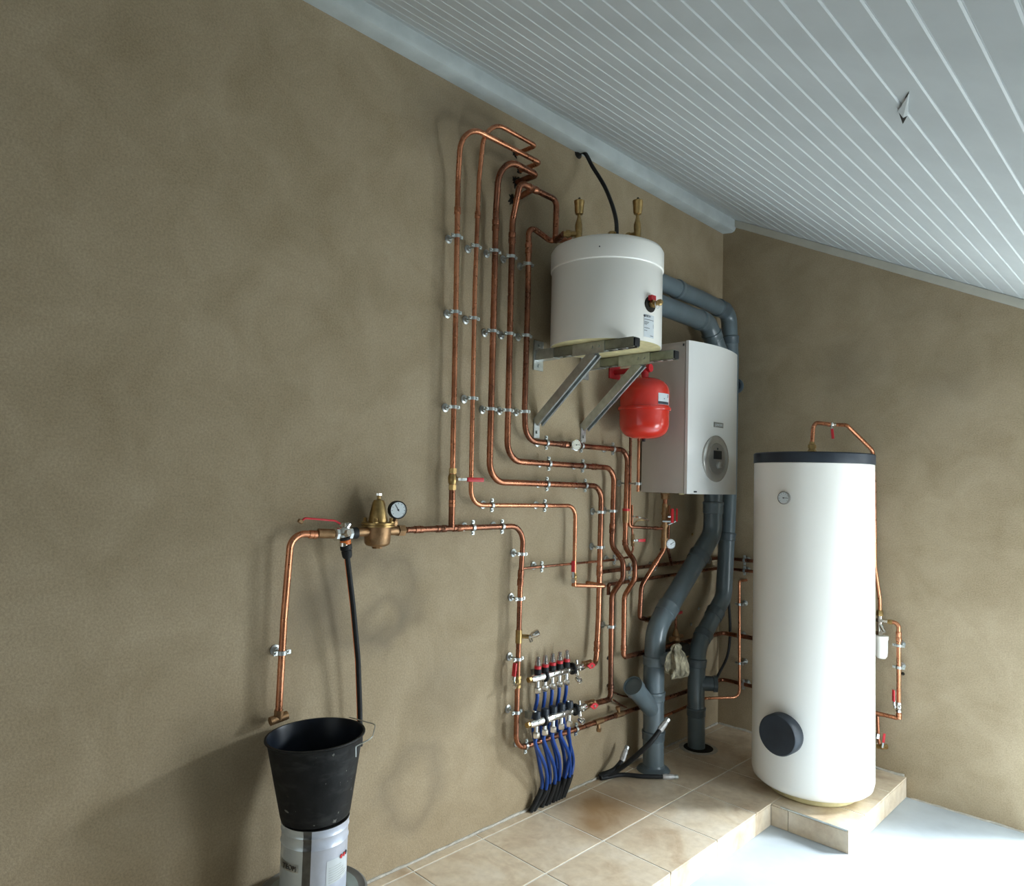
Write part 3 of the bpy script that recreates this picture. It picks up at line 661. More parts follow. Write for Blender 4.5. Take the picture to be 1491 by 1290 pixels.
# ------------------------------------------------------------ copper pipes on the left wall
def H(v): return V((.0008, v.y, v.z))     # into the wall
e1 = W(786, 237, .12); e2 = W(780, 212, .12); e3 = W(781.5, 254.5, .12)
p0l = W(597, 771, .055)
xa = W(903, 1039, .055).z; xa2 = B(1078, 995, .055).z; cz_ = (xa+xa2)/2
def hrow(px): pass
# P0 supply from the regulator, down and round the corner
pts = [L(592, 771.5, .055), L(763, 765.5, .055, .075), L(757.5, 850, .055, 0), L(751, 1091.5, .055, .062), (V((.055, -.055, B(1060, 991, .055).z)), .03), (V((.62, -.055, B(1078, 995, .055).z)), 0)]
t, p0 = pipe('copper supply pipe from the brass regulator, down past the manifolds and round the corner', pts, .0115,
    [(686, 769), (731, 767), (754, 805), (752.5, 874), (750.5, 959), (749.5, 1035), (773, 1090), (845, 1061), (1083, 996, NB)], joints=[(646, 770, .05), (667, 769, .05), (756, 842, .07), (606, 771, .04)])
P, d = near(p0, 755, 928)
b = MB().cyl(P-d*.028, P+d*.028, .0145, n=14).cyl(P, P+V((.03, .03, 0)), .009, n=10); tv = b.build('draw_off_tee', 'brass', t)
dv = V((.62, .62, .45)).normalized(); q = P+V((.032, .032, 0))
MB().lathe(q, dv, [(.008, -.006), (.009, .008), (.013, .012), (.0155, .030), (.014, .044), (.009, .047)], 10).cyl(q, q-V((0, 0, .022))+V((.006, .006, 0)), .008, n=8).build('tap_knob', 'chrome', tv)
P, d = near(p0, 751, 994); v = valve(t, P, V((0, 0, 1)), .0115, .05, V((-.0, -1, 0)), V((0, .12, 1)), 'brass', hlen=.082, hw=.020)
MB().cyl(P+V((.0, -.005, -.004)), P+V((.022, -.042, -.012)), .008, n=10).build('drain_stub', 'chrome', v)
for (x, y) in ((871, 1052), (900, 1040)):
    P, d = near(p0, x, y); b = MB().cyl(P-d*.03, P+d*.03, .0142, n=12)
    if x == 871: b.cyl(P, P-V((-.004, 0, .034)), .009, n=10); b.cyl(P-V((-.004, 0, .03)), P-V((-.004, 0, .046)), .012, n=6)
    else: b.cyl(P, P+V((.0, -.01, .03)), .009, n=10); b.cyl(P+V((0, -.01, .026)), P+V((0, -.012, .040)), .012, n=6)
    b.build('drain_tee', 'bronze', t)
# P1
pts = [L(657.5, 768, .055), L(664.3, 420, .055), L(667, 262, .055, .1), L(672, 178, .12, .115), (e1, .016), (H(e1), 0)]
t, p1 = pipe('leftmost tall copper pipe with a valve, looping into the wall at top', pts, .0108, [(660, 346), (657.5, 461), (655.5, 585)], mt='bright', joints=[(656.5, 697, .05), (656.7, 725, .03), (665.5, 305, .03)], bn=10)
P, d = near(p1, 657, 706); valve(t, P, V((0, 0, 1)), .0125, .085, V((.85, .5, 0)).normalized(), V((.25, 1, 0)), 'brass', hlen=.105, hw=.017)
MB().tube([P-V((0, 0, .04)), near(p1, 657, 766)[0]], .0128, 14).build('lower_sleeve', 'copper', t)
# P2
z2 = W(836, 852, .055)
pts = [(H(e2), 0), (e2, .016), L(707, 171, .12, .09), L(697.5, 262, .055, .1), L(691.5, 420, .055), L(685.3, 735.3, .055, .065), L(838, 736.5, .055, .055), (z2, .010), (W(884, 853.5, .13), .018), (V((.001, W(884, 853.5, .13).y+.01, W(884, 853.5, .13).z)), 0)]
t, p2 = pipe('bright copper pipe second from left, stepping right below the regulator line', pts, .0095, [(692, 355), (687.5, 467), (684, 587), (713, 735), (791, 735.5)], mt='bright', joints=[(836, 848, .03), (694, 310, .03)], bn=9)
P, d = near(p2, 836, 838); valve(t, P, V((0, 0, 1)), .0095, .035, V((.4, -.9, 0)).normalized(), V((0, 0, 1)), 'brass', hlen=.075, hw=.016)
MB().cyl(P+V((.004, -.008, -.012)), P+V((.03, -.045, -.012)), .008, n=8).cyl(P+V((.026, -.038, -.012)), P+V((.036, -.052, -.012)), .010, n=8).build('drain_spout', 'chrome', t)
# P3
m1 = W(858, 968, .075)
pts = [(H(e3), 0), (e3, .018), L(728, 227, .12, .10), L(722.3, 305, .055, .1), L(719.8, 420, .055), L(712.3, 701.5, .055, .085), L(876, 707.8, .055, .07), L(871.5, 900, .055), L(868, 966, .06, .035), (m1, 0)]
t, p3 = pipe('third tall copper pipe from left, running down to the upper manifold', pts, .0135, [(720, 366), (716.5, 477), (713, 592), (798, 704.7), (849, 706.5), (875, 744), (873.5, 796)], joints=[(721, 330, .05), (872, 833, .05), (870, 940, .05)], bn=9)
# P4
m2 = W(862, 1025, .075); v1e = V((.262, -1.752, Z1+.030))+V((-.05, -.04, 0))
pts = [(v1e, 0), (V((.12, W(809, 337, .12).y, v1e.z)), .02), L(810.5, 291.5, .12, .03), L(757.5, 266, .12, .022), L(746.3, 322, .055, .08), L(744, 420, .055), L(738.3, 671, .055, .085), L(894.5, 681.5, .055, .07), L(891, 795, .055, .07), L(907.5, 817, .125, .05), L(907.5, 842, .125, .05), L(891, 866, .055, .07), L(889.6, 960, .055), L(889.3, 1018, .055, .03), (m2, 0)]
t, p4 = pipe('fourth tall copper pipe, elbowed to the air vent above and lower manifold below', pts, .0135, [(742.5, 375), (739.5, 484), (737.5, 596), (798, 675.3), (850, 678.8), (893, 743.5), (890, 912)], joints=[(745, 345, .05), (775, 275, .05), (892, 770, .05), (867, 678, .03), (889, 1000, .03)], bn=9)
P, d = near(p4, 776, 276); MB().cyl(P, V((.010, P.y+.0, P.z-.02)), .013, n=12).build('wall_branch', 'copper', t)
b = MB()
for e, dz in ((e1, 0), (e2, 0), (e3, 0), (P, -.02)):
    q = V((-.001, e.y-.004, e.z+dz))
    s0_ = len(b.v); b.lathe(q, NL, [(.026 if e is not e1 and e is not e2 else .016, 0), (.019 if e is not e1 and e is not e2 else .013, .002), (.012, .003)], 22)
    for i_ in range(s0_, len(b.v)):
        dv_ = b.v[i_]-q; dv_.x = 0; b.v[i_] = b.v[i_] + dv_*(.45*math.sin(i_*2.4)+.25*math.sin(i_*5.1))
tag(b.build('wall_stain', 'hole'), 'four dark rough holes in the render where the tall pipes enter the wall', 'stain', kind='stuff')
# P5
hb = V((.055, -.055, B(1050, 921, .055).z)); k5 = W(936, 949, .055)
pts = [(V((.16, -1.70, 2.535)), 0), (V((.075, W(800, 341, .07).y, 2.535)), .02), L(770, 327.5, .055, .030), L(769, 420, .055), L(764, 593, .055), L(765.2, 642, .055, .078), L(914, 655.5, .055, .065), L(910, 797, .055, .07), L(924.5, 817, .125, .05), L(924.5, 843, .125, .05), L(909, 868, .055, .07), L(908, 957, .055, .022), (hb, .03), (V((.60, -.055, B(1090, 927, .055).z)), 0)]
pts[0] = (V((.16, pts[1][0].y+.05, pts[1][0].z)), 0)
t, p5 = pipe('fifth tall copper pipe with a round dial, leading from the buffer tank to the corner', pts, .013, [(767, 383), (765, 492), (763.5, 599), (797, 643.5), (848, 650), (891, 653.5), (1076, 925, NB)], joints=[(769, 360, .05), (822, 647, .05), (908, 945, .03), (910, 790, .03)], bn=9)
P, d = near(p5, 833.5, 647); MB().cyl(P-d*.03, P+d*.03, .0155, n=14).build('sensor_tee', 'bronze', t)
fc = (CAM-P); fc.z = 0; fc.normalize(); fc = (fc*.4+NL*.6).normalized()
gauge(t, P+fc*.034, fc, .027, 'chrome', 'oldface', .012, 'thermometer', 1.5, backstem=.02)
P, d = near(p5, 912, 740); MB().lathe(P-V((0, 0, .006)), ZU, [(.0150, 0), (.0185, 0), (.0185, .012), (.0150, .012)], 18, False).build('red_collar', 'redpl', t)
MB().cyl(P-V((0, 0, .006)), P-V((0, 0, .065)), .0185, .0165, 18).build('reducer', 'bronze', t)
# boiler flow and return pipes below the casing
q0 = W(969, 722, .12); top7 = V((.12, q0.y, zb0-.002))
pts = [(top7, 0), (W(967, 800, .12), .06), (W(934, 853, .06), .08), (W(931.5, 899, .055), .016), (W(944, 902.5, .055), 0)]
t, p7 = pipe('thick brass and copper pipe with red lever valve under the boiler', pts, .0125, joints=[(960, 822, .03)])
MB().lathe(top7+V((0, 0, -.03)), ZU, [(.022, 0), (.022, .02), (.025, .022), (.025, .030)], 6).build('boiler_union', 'bronze', t)
b = MB(); a = near(p7, 968, 733)[0]; c = near(p7, 968, 798)[0]; b.tube([a, a.lerp(c, .5), c], .0165, 16)
for k in (.22, .5, .8): q = a.lerp(c, k); b.cyl(q-V((0, 0, .006)), q+V((0, 0, .006)), .0205, n=8)
b.build('valve_body', 'bronze', t)
q = a.lerp(c, .28)+V((.03, .03, 0)); b = MB().cyl(q-V((.035, .035, 0)), q, .007, n=8); b.build('stem', 'chrome', t)
q1 = W(979, 751, .17); MB().box(q1, .009, .020, .075).build('red_lever', 'redpl', t, bevel=.003)
q2 = W(985.5, 750, .15); MB().box(q2, .006, .012, .070).build('red_lever', 'redpl', t, bevel=.002)
MB().cyl(q1+V((0, 0, -.03)), q1+V((-.04, -.03, -.03)), .005, n=8).cyl(q2+V((0, 0, -.03)), q2+V((-.04, -.03, -.055)), .004, n=8).build('lever_shank', 'zinc', t)
P = W(977, 792, .15); fc = (CAM-P); fc.z = 0; fc.normalize(); fc = (fc*.6+NL*.5).normalized(); gauge(t, P, fc, .026, 'paper', 'face', .012, 'pressure_gauge', 1.0, .03)
for k, x in enumerate((973, 974)): pass
pts = [(W(974.5, 736, .10), 0), (W(972.5, 800, .10), .03), (W(978, 822, .055), 0)]
pipe('slim copper pipe beside the white gauge under the boiler', pts, .0085)
pts = [(V((.055, W(918, 650, .055).y, za-.02)), 0), L(916, 767, .055, .022), (W(964, 769.5, .12), 0)]
pipe('slim copper pipe behind the red vessel turning right under the boiler', pts, .0082, joints=[(955, 769, .02)])
# second leg: elbow below goes to pump by the drain pipe
# H1, H2, H3 thin lines crossing toward the corner
zc1 = W(1041, 814, .05).z; zc2 = W(1041, 829, .05).z
pts = [L(758, 828, .05), L(894, 815, .05, .02), L(917, 811, .05, .03), L(922, 800, .05, .02), L(920.5, 770, .05, .01), L(920.5, 735, .05)]
t, h1 = pipe('thin copper line from the supply pipe up to a red lever tap', pts, .0058, [(791, 824.5), (892, 815)], joints=())
P, d = near(h1, 921, 787); valve(t, P, V((0, 0, 1)), .0075, .06, V((.75, -.3, 0)).normalized(), V((.25, 1, 0)), 'bronze', hlen=.07, hw=.015)
P, d = near(h1, 920.5, 752); hp = [P, P+V((.02, .01, .0)), W(930, 753, .09), W(940, 756, .10), W(944, 758, .10)]
MB().tube(path([(v, .01) for v in hp]), lambda q: .007-.002*q, 8).build('spout', 'chrome', t)
MB().tube(path([(W(921, 768, .05), 0), (W(926, 758, .07), .03), (W(944, 757, .10), 0)]), .0025, 6).build('capillary', 'brass', t)
pts = [(W(876, 832.5, .03), 0), (V((.03, -.045, zc1)), .02), (V((.60, -.045, B(1090, 816, .045).z)), 0)]
pipe('upper of two dark copper lines running along both walls behind the drain pipes', pts, .0105, [(917, 827), (957, 822), (1033, 814), (1084, 815.5, NB)])
pts = [(W(886, 866, .03), 0), (W(886, 851, .03), .01), (V((.03, -.045, zc2)), .02), (V((.60, -.045, B(1090, 831, .045).z)), 0)]
pipe('lower of two dark copper lines running along both walls behind the drain pipes', pts, .0095, [(914, 844), (1084, 830.5, NB)])
# PB: vertical thin pipe on the back wall near the corner, then forward along the left wall
vb0 = B(1076.5, 846, .075); xb = B(1077, 980, .075)
lz = W(1027, 1018, .05).z
pts = [(V((vb0.x+.008, .004, vb0.z)), 0), (vb0, .012), (V((xb.x, -.075, lz+.008)), .04), (V((.05, -.24, lz+.004)), .03), (V((.05, W(965, 1041, .05).y, lz-.004)), 0)]
t, pb = pipe('thin copper pipe standing in the corner between grey pipe and tall tank', pts, .0078, [(1076, 880, NB), (1077, 963, NB)], mt='bright', nrm=NB)
# small copper stubs below P4
pts = [L(888, 1008, .04), L(912, 1016, .02, .0)]
pipe('short copper stub beside the lower manifold', [(W(893, 1008, .045), 0), (W(905, 1013, .03), .01), (W(924, 1016, .02), 0)], .005)
pipe('second short copper stub just under the lower manifold elbow', [(W(893, 1019, .045), 0), (W(903, 1026, .03), .01), (W(912, 1030, .02), 0)], .005)
# circulation pump, dark, behind the rag
P = W(986, 946, .07); t = thing('circulation_pump', 'dark pump with copper riser half hidden behind the grey drain pipe', 'pump', P)
MB().box(P, .09, .13, .065).build('motor_housing', 'black', t, bevel=.01)
b = MB(); q = W(984, 926, .06); b.lathe(q-V((0, 0, .035)), ZU, [(.022, 0), (.027, .015), (.019, .03), (.022, .04), (.013, .06), (.011, .075)], 12); b.cyl(q+V((0, -.05, -.01)), q+V((0, .06, -.01)), .014, n=10)
b.build('pump_body', 'bronze', t)
MB().cyl(q, W(984, 893, .06), .0075, n=10).build('riser', 'copper', t)
MB().box(W(990, 892, .075), .008, .045, .015).build('red_handle', 'redpl', t, bevel=.002)
MB().cyl(W(946, 901, .055), W(951, 905, .055), .017, n=8).cyl(W(940, 902, .055), W(955, 898, .055), .013, n=8).build('union', 'bronze', t)
for (x, y, lb_) in ((1008, 778, 'small brass plug on the left wall under the boiler'), (1017, 886, 'bright screw plug between the two grey pipes, upper one'), (1006, 909, 'bright screw plug between the two grey pipes, lower one'), (885, 958, 'dark plug in the wall beside the fourth copper pipe'), (885, 998, 'dark plug in the wall just above the lower manifold elbow'), (962, 800, 'tiny dark plug left of the gauge pipe'), (895, 861, 'small brass plug under the crossing bends')):
    wall_plug(x, y, NL, lb_, 'zinc' if 'bright' in lb_ else ('brass' if 'brass' in lb_ else 'hole'), .009)
# flexible cable in the corner
pts = [(B(1061, 872, .04), 0), (B(1063, 920, .03), .1), (B(1059, 955, .03), .1), (W(1044, 986, .05), 0)]
tag(MB().tube(spline([p[0] for p in pts]), .0085, 8).build('corrugated_cable', 'black'), 'black corrugated cable hanging in the corner behind the grey pipes', 'cable')

# ------------------------------------------------------------ manifolds
def manifold(pl, pr, off, kind, label):
    a, c = W(*pl, off), W(*pr, off); zc = (a.z+c.z)/2; a.z = zc+.0; c.z = zc
    d = V((0, 1, 0)); t = thing('manifold', label, 'manifold', a, 'underfloor heating manifolds')
    b = MB(); R = .0175; Lg = c.y-a.y
    b.lathe(a, d, [(.010, -.028), (.010, -.014), (.015, -.014), (.015, -.004), (R, 0), (R, Lg), (.014, Lg+.006), (.014, Lg+.03)], 20)
    b.build('bar', 'chrome', t)
    MB().lathe(a, d, [(.012, -.030), (.013, -.026), (.013, -.015)], 6).build('end_plug', 'brass', t)
    for y in (a.y+.075, c.y+.005):
        MB().lathe(V((off, y, zc)), d, [(R+.001, -.006), (R+.009, -.005), (R+.009, .005), (R+.001, .006)], 20).build('black_clip', 'black', t)
    ports = []
    for k in range(5):
        y = a.y+.030+k*(Lg-.065)/4; P = V((off, y, zc)); ports.append(P)
        b = MB(); b.cyl(P-V((0, 0, R-.004)), P-V((0, 0, .040)), .0095, n=12); b.lathe(P-V((0, 0, .066)), ZU, [(.0125, 0), (.0155, .004), (.0155, .022), (.0115, .026)], 6); b.build('outlet_nut', 'chrome', t)
        MB().box(P+V((R, 0, .004)), .006, .010, .010).build('port_stud', 'chrome', t, bevel=.001)
        if kind == 'flow':
            m = MB().lathe(P+V((0, 0, R-.003)), ZU, [(.0145, 0), (.0165, .004), (.0165, .018), (.0135, .024)], 18).build('meter_base', 'black', t)
            MB().lathe(P+V((0, 0, R+.020)), ZU, [(.0135, 0), (.0155, .001), (.0155, .012), (.0135, .013)], 18).build('red_ring', 'redpl', m)
            MB().lathe(P+V((0, 0, R+.032)), ZU, [(.0115, 0), (.0115, .018), (.009, .024), (.008, .036), (.005, .040)], 14).build('sight_glass', 'clear', m)
            MB().cyl(P+V((0, 0, R+.034)), P+V((0, 0, R+.066)), .002, n=6).build('indicator_rod', 'ink', m)
        else:
            m = MB().lathe(P+V((0, 0, R-.003)), ZU, [(.0135, 0), (.018, .004), (.018, .026), (.0155, .031), (.006, .032)], 18).build('valve_cap', 'blackpl', t)
            if k in (0, 4): MB().lathe(P+V((0, -.012, R+.029)), ZU, [(.008, 0), (.008, .004)], 10).build('cap_screw', 'chrome', m)
    # right end: union, vent, drain and ball valve with red butterfly handle
    e = V((off, c.y+.03, zc)); b = MB(); b.lathe(e, d, [(.0165, 0), (.0165, .012), (.013, .014), (.013, .02), (.020, .022), (.020, .040), (.015, .043), (.015, .05)], 16)
    b.cyl(e+V((0, .010, .012)), e+V((0, .006, .035)), .006, n=8); b.cyl(e+V((0, .006, -.01)), e+V((.008, .004, -.035)), .009, n=10)
    b.build('end_union', 'chrome', t)
    b = MB().lathe(e+V((.010, .006, -.052)), V((.8, .2, -.5)), [(.009, -.012), (.0135, 0), (.0135, .012), (.008, .016)], 10); b.torus(e+V((.016, .010, -.056)), V((.8, -.3, .2)), .013, .0018, 18, 6); b.build('drain_tap', 'chrome', t)
    vb = e+V((0, .075, .004)); v = MB(); v.lathe(e+V((0, .048, .002)), d, [(.015, 0), (.019, .004), (.019, .018), (.0155, .02), (.018, .032), (.0155, .048), (.018, .05), (.018, .064), (.0135, .068)], 8); v.cyl(vb, vb+V((.028, -.004, 0)), .008, n=10)
    v = v.build('ball_valve', 'bronze', t)
    q = vb+V((.031, -.004, 0)); b = MB(); b.ext([q+V((0, -.030, .004)), q+V((0, -.008, -.013)), q+V((0, .010, -.013)), q+V((0, .030, -.002)), q+V((0, .010, .013)), q+V((0, -.008, .013))], V((.007, 0, 0)))
    b.build('butterfly_handle', 'redpl', v, False); MB().cyl(q+V((.006, 0, 0)), q+V((.010, 0, 0)), .006, n=8).build('handle_screw', 'chrome', v)
    b = MB(); 
    for y in (a.y+.075, c.y+.005): b.box(V((off/2-.004, y, zc)), off-.01, .016, .03)
    b.build('wall_mount', 'zinc', t, False)
    return ports, e+V((0, .115, .004))
up_p, e_up = manifold((776, 987.5), (832, 974.5), .075, 'flow', 'upper nickel manifold with five red ringed flow meters')
lo_p, e_lo = manifold((774, 1052), (836, 1035), .105, 'return', 'lower nickel manifold with five black valve caps')
# short connecting pieces between valve and pipe ends
for e, m_, lab in ((e_up, m1, 'copper tail joining the upper manifold valve to its riser'), (e_lo, m2, 'copper tail joining the lower manifold valve to its riser')):
    pipe(lab, [(e-V((0, .02, 0)), 0), (m_, 0)] if (m_-e).length > .01 else [(e, 0), (e+V((0, .02, 0)), 0)], .0132)
ordn = ['first', 'second', 'third', 'fourth', 'fifth']
fr = [[(794.4, 1118), (794.6, 1150), (776, 1176)], [(806.8, 1116), (806.8, 1143), (794, 1168)], [(814, 1104), (814, 1133), (804, 1163)], [(828, 1098), (829, 1130), (816, 1158)], [(830, 1093), (823, 1130), (812, 1160)]]
bk = [[(776, 1058), (786, 1115), (789, 1146), (772, 1177)], [(788, 1062), (799, 1112), (800, 1142), (788, 1171)], [(799.6, 1058), (810, 1104), (809, 1136), (798, 1166)], [(810, 1050), (821, 1098), (821, 1130), (808, 1161)], [(820, 1045), (834, 1100), (832, 1126), (820, 1153)]]
def hose(P0_, pix, offs, label, grp):
    pts = [(P0_, 0)]+[(W(x, y, o), .09) for (x, y), o in zip(pix, offs)]
    pts[-1] = (V((.022, pts[-1][0].y, .001)), 0); pth = spline([p[0] for p in [pts[0], (pts[0][0]-V((0, 0, .03)), 0)]+pts[1:]], 8)
    t = thing('heating_tube', label, 'tube', pts[-1][0], grp)
    # resample, blue upper length then black sleeve
    Ltot = sum((b-a).length for a, b in zip(pth, pth[1:])); cut = Ltot-.105; s = 0; up_ = [pth[0]]; dn_ = []
    for a, b in zip(pth, pth[1:]):
        l = (b-a).length
        if s+l <= cut: up_.append(b)
        else:
            if s < cut: m_ = a.lerp(b, (cut-s)/l); up_.append(m_); dn_.append(m_)
            dn_.append(b)
        s += l
    if (up_[-1]-up_[-2]).length < 1e-4: up_.pop(-2)
    MB().tube(up_, .0083, 10).build('blue_tube', 'blue', t); MB().tube(dn_, .0118, 10).build('black_sleeve', 'black', t)
for k in range(5):
    hose(lo_p[k]-V((0, 0, .066)), fr[k], (.075, .05, .02), ordn[k]+' blue heating tube from the left below the lower manifold', 'blue tubes of the lower manifold')
    hose(up_p[k]-V((0, 0, .066)), bk[k], (.04, .035, .04, .02), ordn[k]+' blue heating tube from the left hanging from the upper manifold', 'blue tubes of the upper manifold')

# ------------------------------------------------------------ conduits on the floor by the drain pipe
root = W(872, 1134, .015); root.z = .012
def conduit(label, pts, tip_n, r=.012):
    pth = spline([p[0] for p in pts], 10); t = thing('conduit', label, 'conduit', pts[0][0]); MB().tube(pth, r, 10).build('sheath', 'black', t)
    d = (pth[-1]-pth[-2]).normalized(); b = MB(); q = pth[-1]
    b.lathe(q-d*.035, d, [(r+.001, 0), (r+.004, .01), (r*1.25, .03), (r+.003, .045), (r*.9, .06)], 9)
    b.build('tape_wrap', 'foil', t); MB().lathe(q+d*.022, d, [(r*.8, 0), (r*1.15, .004), (r*1.1, .018), (r*.5, .022)], 8).build('end_cap', 'zinc', t)
conduit('black conduit curving up in front of the grey drain pipe with taped tip', [(root, 0), (W(900, 1121, .08), .1), (W(943, 1085, .22), .25), (W(966, 1056, .25), 0)], 0)
conduit('short black conduit rising by the left wall with silver taped tip', [(root+V((0, .01, .006)), 0), (W(893, 1121, .06), .08), (W(905, 1108, .07), .06), (W(909, 1098, .07), 0)], 0, .011)
fp = on(975, 1131, 2, .012); conduit('flat black conduit lying on the tiles at the foot of the grey drain pipe', [(root+V((.015, -.005, 0)), 0), (on(905, 1128, 2, .012), .05), (on(940, 1130.5, 2, .012), .3), (fp, 0)], 0, .0105)

# ------------------------------------------------------------ pressure regulator group on the left
rx = .075; z0_ = W(550, 771, rx); PR = V((rx, z0_.y, W(597, 771, .055).z))
t = thing('pressure_regulator', 'brass pressure regulator with black dial gauge on the left wall', 'regulator', PR-V((0, 0, .05)))
Yv = V((0, 1, 0))
b = MB().lathe(PR-V((0, 0, .052)), ZU, [(.030, 0), (.040, .004), (.045, .012), (.047, .05), (.047, .070)], 28)
b.cyl(PR-Yv*.085, PR+Yv*.105, .0165, n=16); hexnut(b, PR+Yv*.085, PR+Yv*.112, .0215); b.lathe(PR-V((0, 0, .060)), ZU, [(.018, 0), (.018, .012)], 8)
b.build('body', 'bronze', t)
MB().lathe(PR+V((0, 0, .016)), ZU, [(.052, 0), (.060, .001), (.060, .006), (.054, .007), (.054, .009), (.060, .010), (.060, .015), (.040, .017)], 32).build('flange', 'brass', t)
MB().lathe(PR+V((0, 0, .030)), ZU, [(.033, 0), (.034, .008), (.030, .035), (.022, .070), (.017, .080), (.008, .082), (.006, .084), (.006, .096)], 24).build('spring_bonnet', 'brass', t)
MB().lathe(PR+V((0, 0, .124)), ZU, [(.006, 0), (.011, .002), (.011, .010), (.004, .012)], 6).build('adjusting_screw', 'chrome', t)
for k in range(4):
    b = MB(); a = PI/4+k*PI/2; q = PR+V((math.cos(a)*.046, math.sin(a)*.046, .028)); b.cyl(q, q+V((0, 0, .020)), .0065, n=8); b.cyl(q, q+V((0, 0, .007)), .010, n=6); b.build('flange_bolt', 'brass', t)
P = PR+Yv*.078+V((0, 0, .075)); fc = (CAM-P); fc.z = 0; fc.normalize(); fc = (fc*.5+NL*.55+V((0, 0, 0))).normalized()
MB().cyl(PR+Yv*.070, P-fc*.01-V((0, 0, .02)), .009, n=10).cyl(PR+Yv*.070+V((0, 0, .02)), PR+Yv*.071+V((0, 0, .034)), .013, n=6).build('gauge_stem', 'bronze', t)
gauge(t, P+fc*.02, fc, .0325, 'black', 'face', .028, 'pressure_gauge', -.55)
# ball valve left of it
P = V((rx, W(499, 774, rx).y, PR.z-.003)); vt = thing('hose_valve', 'nickel ball valve with thin red lever left of the regulator', 'valve', P)
b = MB(); b.lathe(P-Yv*.035, Yv, [(.016, 0), (.023, .004), (.023, .014), (.019, .016), (.027, .026), (.027, .042), (.019, .05), (.023, .054), (.023, .066), (.016, .07)], 8)
b.cyl(P, P-V((0, 0, .04))+V((.012, 0, 0)), .014, n=12); b.cyl(P-V((-.012, 0, .030)), P-V((-.012, 0, .042)), .017, n=12); b.cyl(P, P+V((.008, .02, .035)), .009, n=8); b.cyl(P+V((.02, 0, 0)), P+V((.034, .004, .004)), .013, n=6)
b.cyl(P+V((0, 0, 0)), P+V((0, 0, .036)), .012, n=8)
b.build('valve_body', 'chrome', vt)
MB().cyl(P+Yv*.034, P+Yv*.055, .020, n=12).build('black_ring', 'black', vt)
b = MB(); lv0 = P+V((.0, -.012, .032)); lv1 = W(438, 759.5, rx+.01)
b.tube(path([(lv0+V((0, .02, -.008)), 0), (lv0+V((0, -.02, .012)), .01), (lv1.lerp(lv0, .1)+V((0, 0, .012)), .01), (lv1, 0)]), .0035, 8); b.build('thin_lever', 'redpl', vt)
MB().cyl(lv1+V((0, -.008, .004)), lv1+V((0, .006, -.002)), .007, n=8).build('lever_tip', 'bronze', vt)
MB().cyl(P-Yv*.034, W(463, 776.5, rx-.01), .0165, n=14).build('tail_piece', 'bronze', vt)
# pipe dropping to the left of bucket
pts = [(V((rx-.010, W(466, 776.3, rx-.01).y, PR.z-.006)), 0), L(424, 776, .06, .085), L(413.5, 900, .05, .0), L(405.4, 1044, .045)]
t, pl1 = pipe('copper pipe dropping from the hose valve behind the left of the bucket', pts, .0112, [(409.5, 947)], mt='bright', joints=[(456, 777, .03)], bn=10)
P = pts[-1][0]; MB().cyl(P+V((0, 0, -.008)), P+V((0, 0, .022)), .015, n=8).cyl(P+V((0, -.028, -.008)), P+V((0, .03, 0)), .014, n=10).build('end_fitting', 'bronze', t)
# garden hose
hp = P0 = V((rx+.012, W(503, 795, rx+.012).y, W(503, 795, rx+.012).z))
t = thing('garden_hose', 'black hose with orange connector hanging from the nickel valve behind the bucket', 'hose', W(525, 1084, .06))
top_ = W(502.5, 786, rx+.012); d = (W(506, 812, rx+.012)-top_).normalized()
MB().lathe(top_, d, [(.016, 0), (.0185, .002), (.0185, .014), (.016, .016)], 20).build('orange_collar', 'orange', t)
MB().lathe(top_, d, [(.0165, -.007), (.0175, -.005), (.0175, .000)], 20).build('top_ring', 'black', t)
MB().lathe(top_+d*.015, d, [(.0175, 0), (.020, .003), (.020, .018), (.016, .021), (.018, .024), (.0165, .042), (.013, .048)], 14).build('hose_connector', 'black', t)
pts = [(top_+d*.05, 0), (W(514, 880, .075), .3), (W(521.5, 960, .065), .4), (W(524, 1030, .06), .4), (W(524.5, 1086, .06), 0)]
hpth = path(pts, 10); MB().tube(hpth, .0088, 12).build('hose', 'black', t)
MB().tube([p+V((-.004, -.0082, 0)) for p in hpth], .0018, 6).build('orange_stripe', 'orange', t)

# ------------------------------------------------------------ stack: drum, can, bucket
SC = V((.200, -2.874, 0))
t = thing('upturned_drum', 'grey round drum with dark rim standing under the tin can', 'drum', SC)
MB().lathe(SC, ZU, [(.140, .0005), (.146, .004), (.150, .156), (.155, .168), (.163, .172), (.164, .184), (.157, .188), (.150, .186), (.138, .185)], 48).build('shell', 'drum', t)
MB().lathe(SC, ZU, [(.139, .176), (.139, .1845), (.134, .1855)], 48).build('recessed_lid', 'drumlid', t)
zc0, zc1_ = .1865, .409; RC = .101
t = thing('tin_can', 'white tin can with dark seam and painted reflection stripe between the drum and the bucket', 'can', SC+V((0, 0, zc0)))
MB().lathe(SC, ZU, [(RC-.004, zc0), (RC, zc0+.002), (RC, zc0+.006), (RC-.003, zc0+.008), (RC-.003, zc1_-.062), (RC-.001, zc1_-.058), (RC-.003, zc1_-.054), (RC-.003, zc1_-.030), (RC-.0005, zc1_-.024), (RC-.003, zc1_-.018), (RC, zc1_-.006), (RC, zc1_), (RC-.006, zc1_), (RC-.006, zc1_-.004)], 56).build('body', 'steel', t)
def cs(deg, z, e): a = math.radians(deg); return SC+V((math.cos(a)*(RC-.003+e), math.sin(a)*(RC-.003+e), z))
camdeg = math.degrees(math.atan2(CAM.y-SC.y, CAM.x-SC.x))
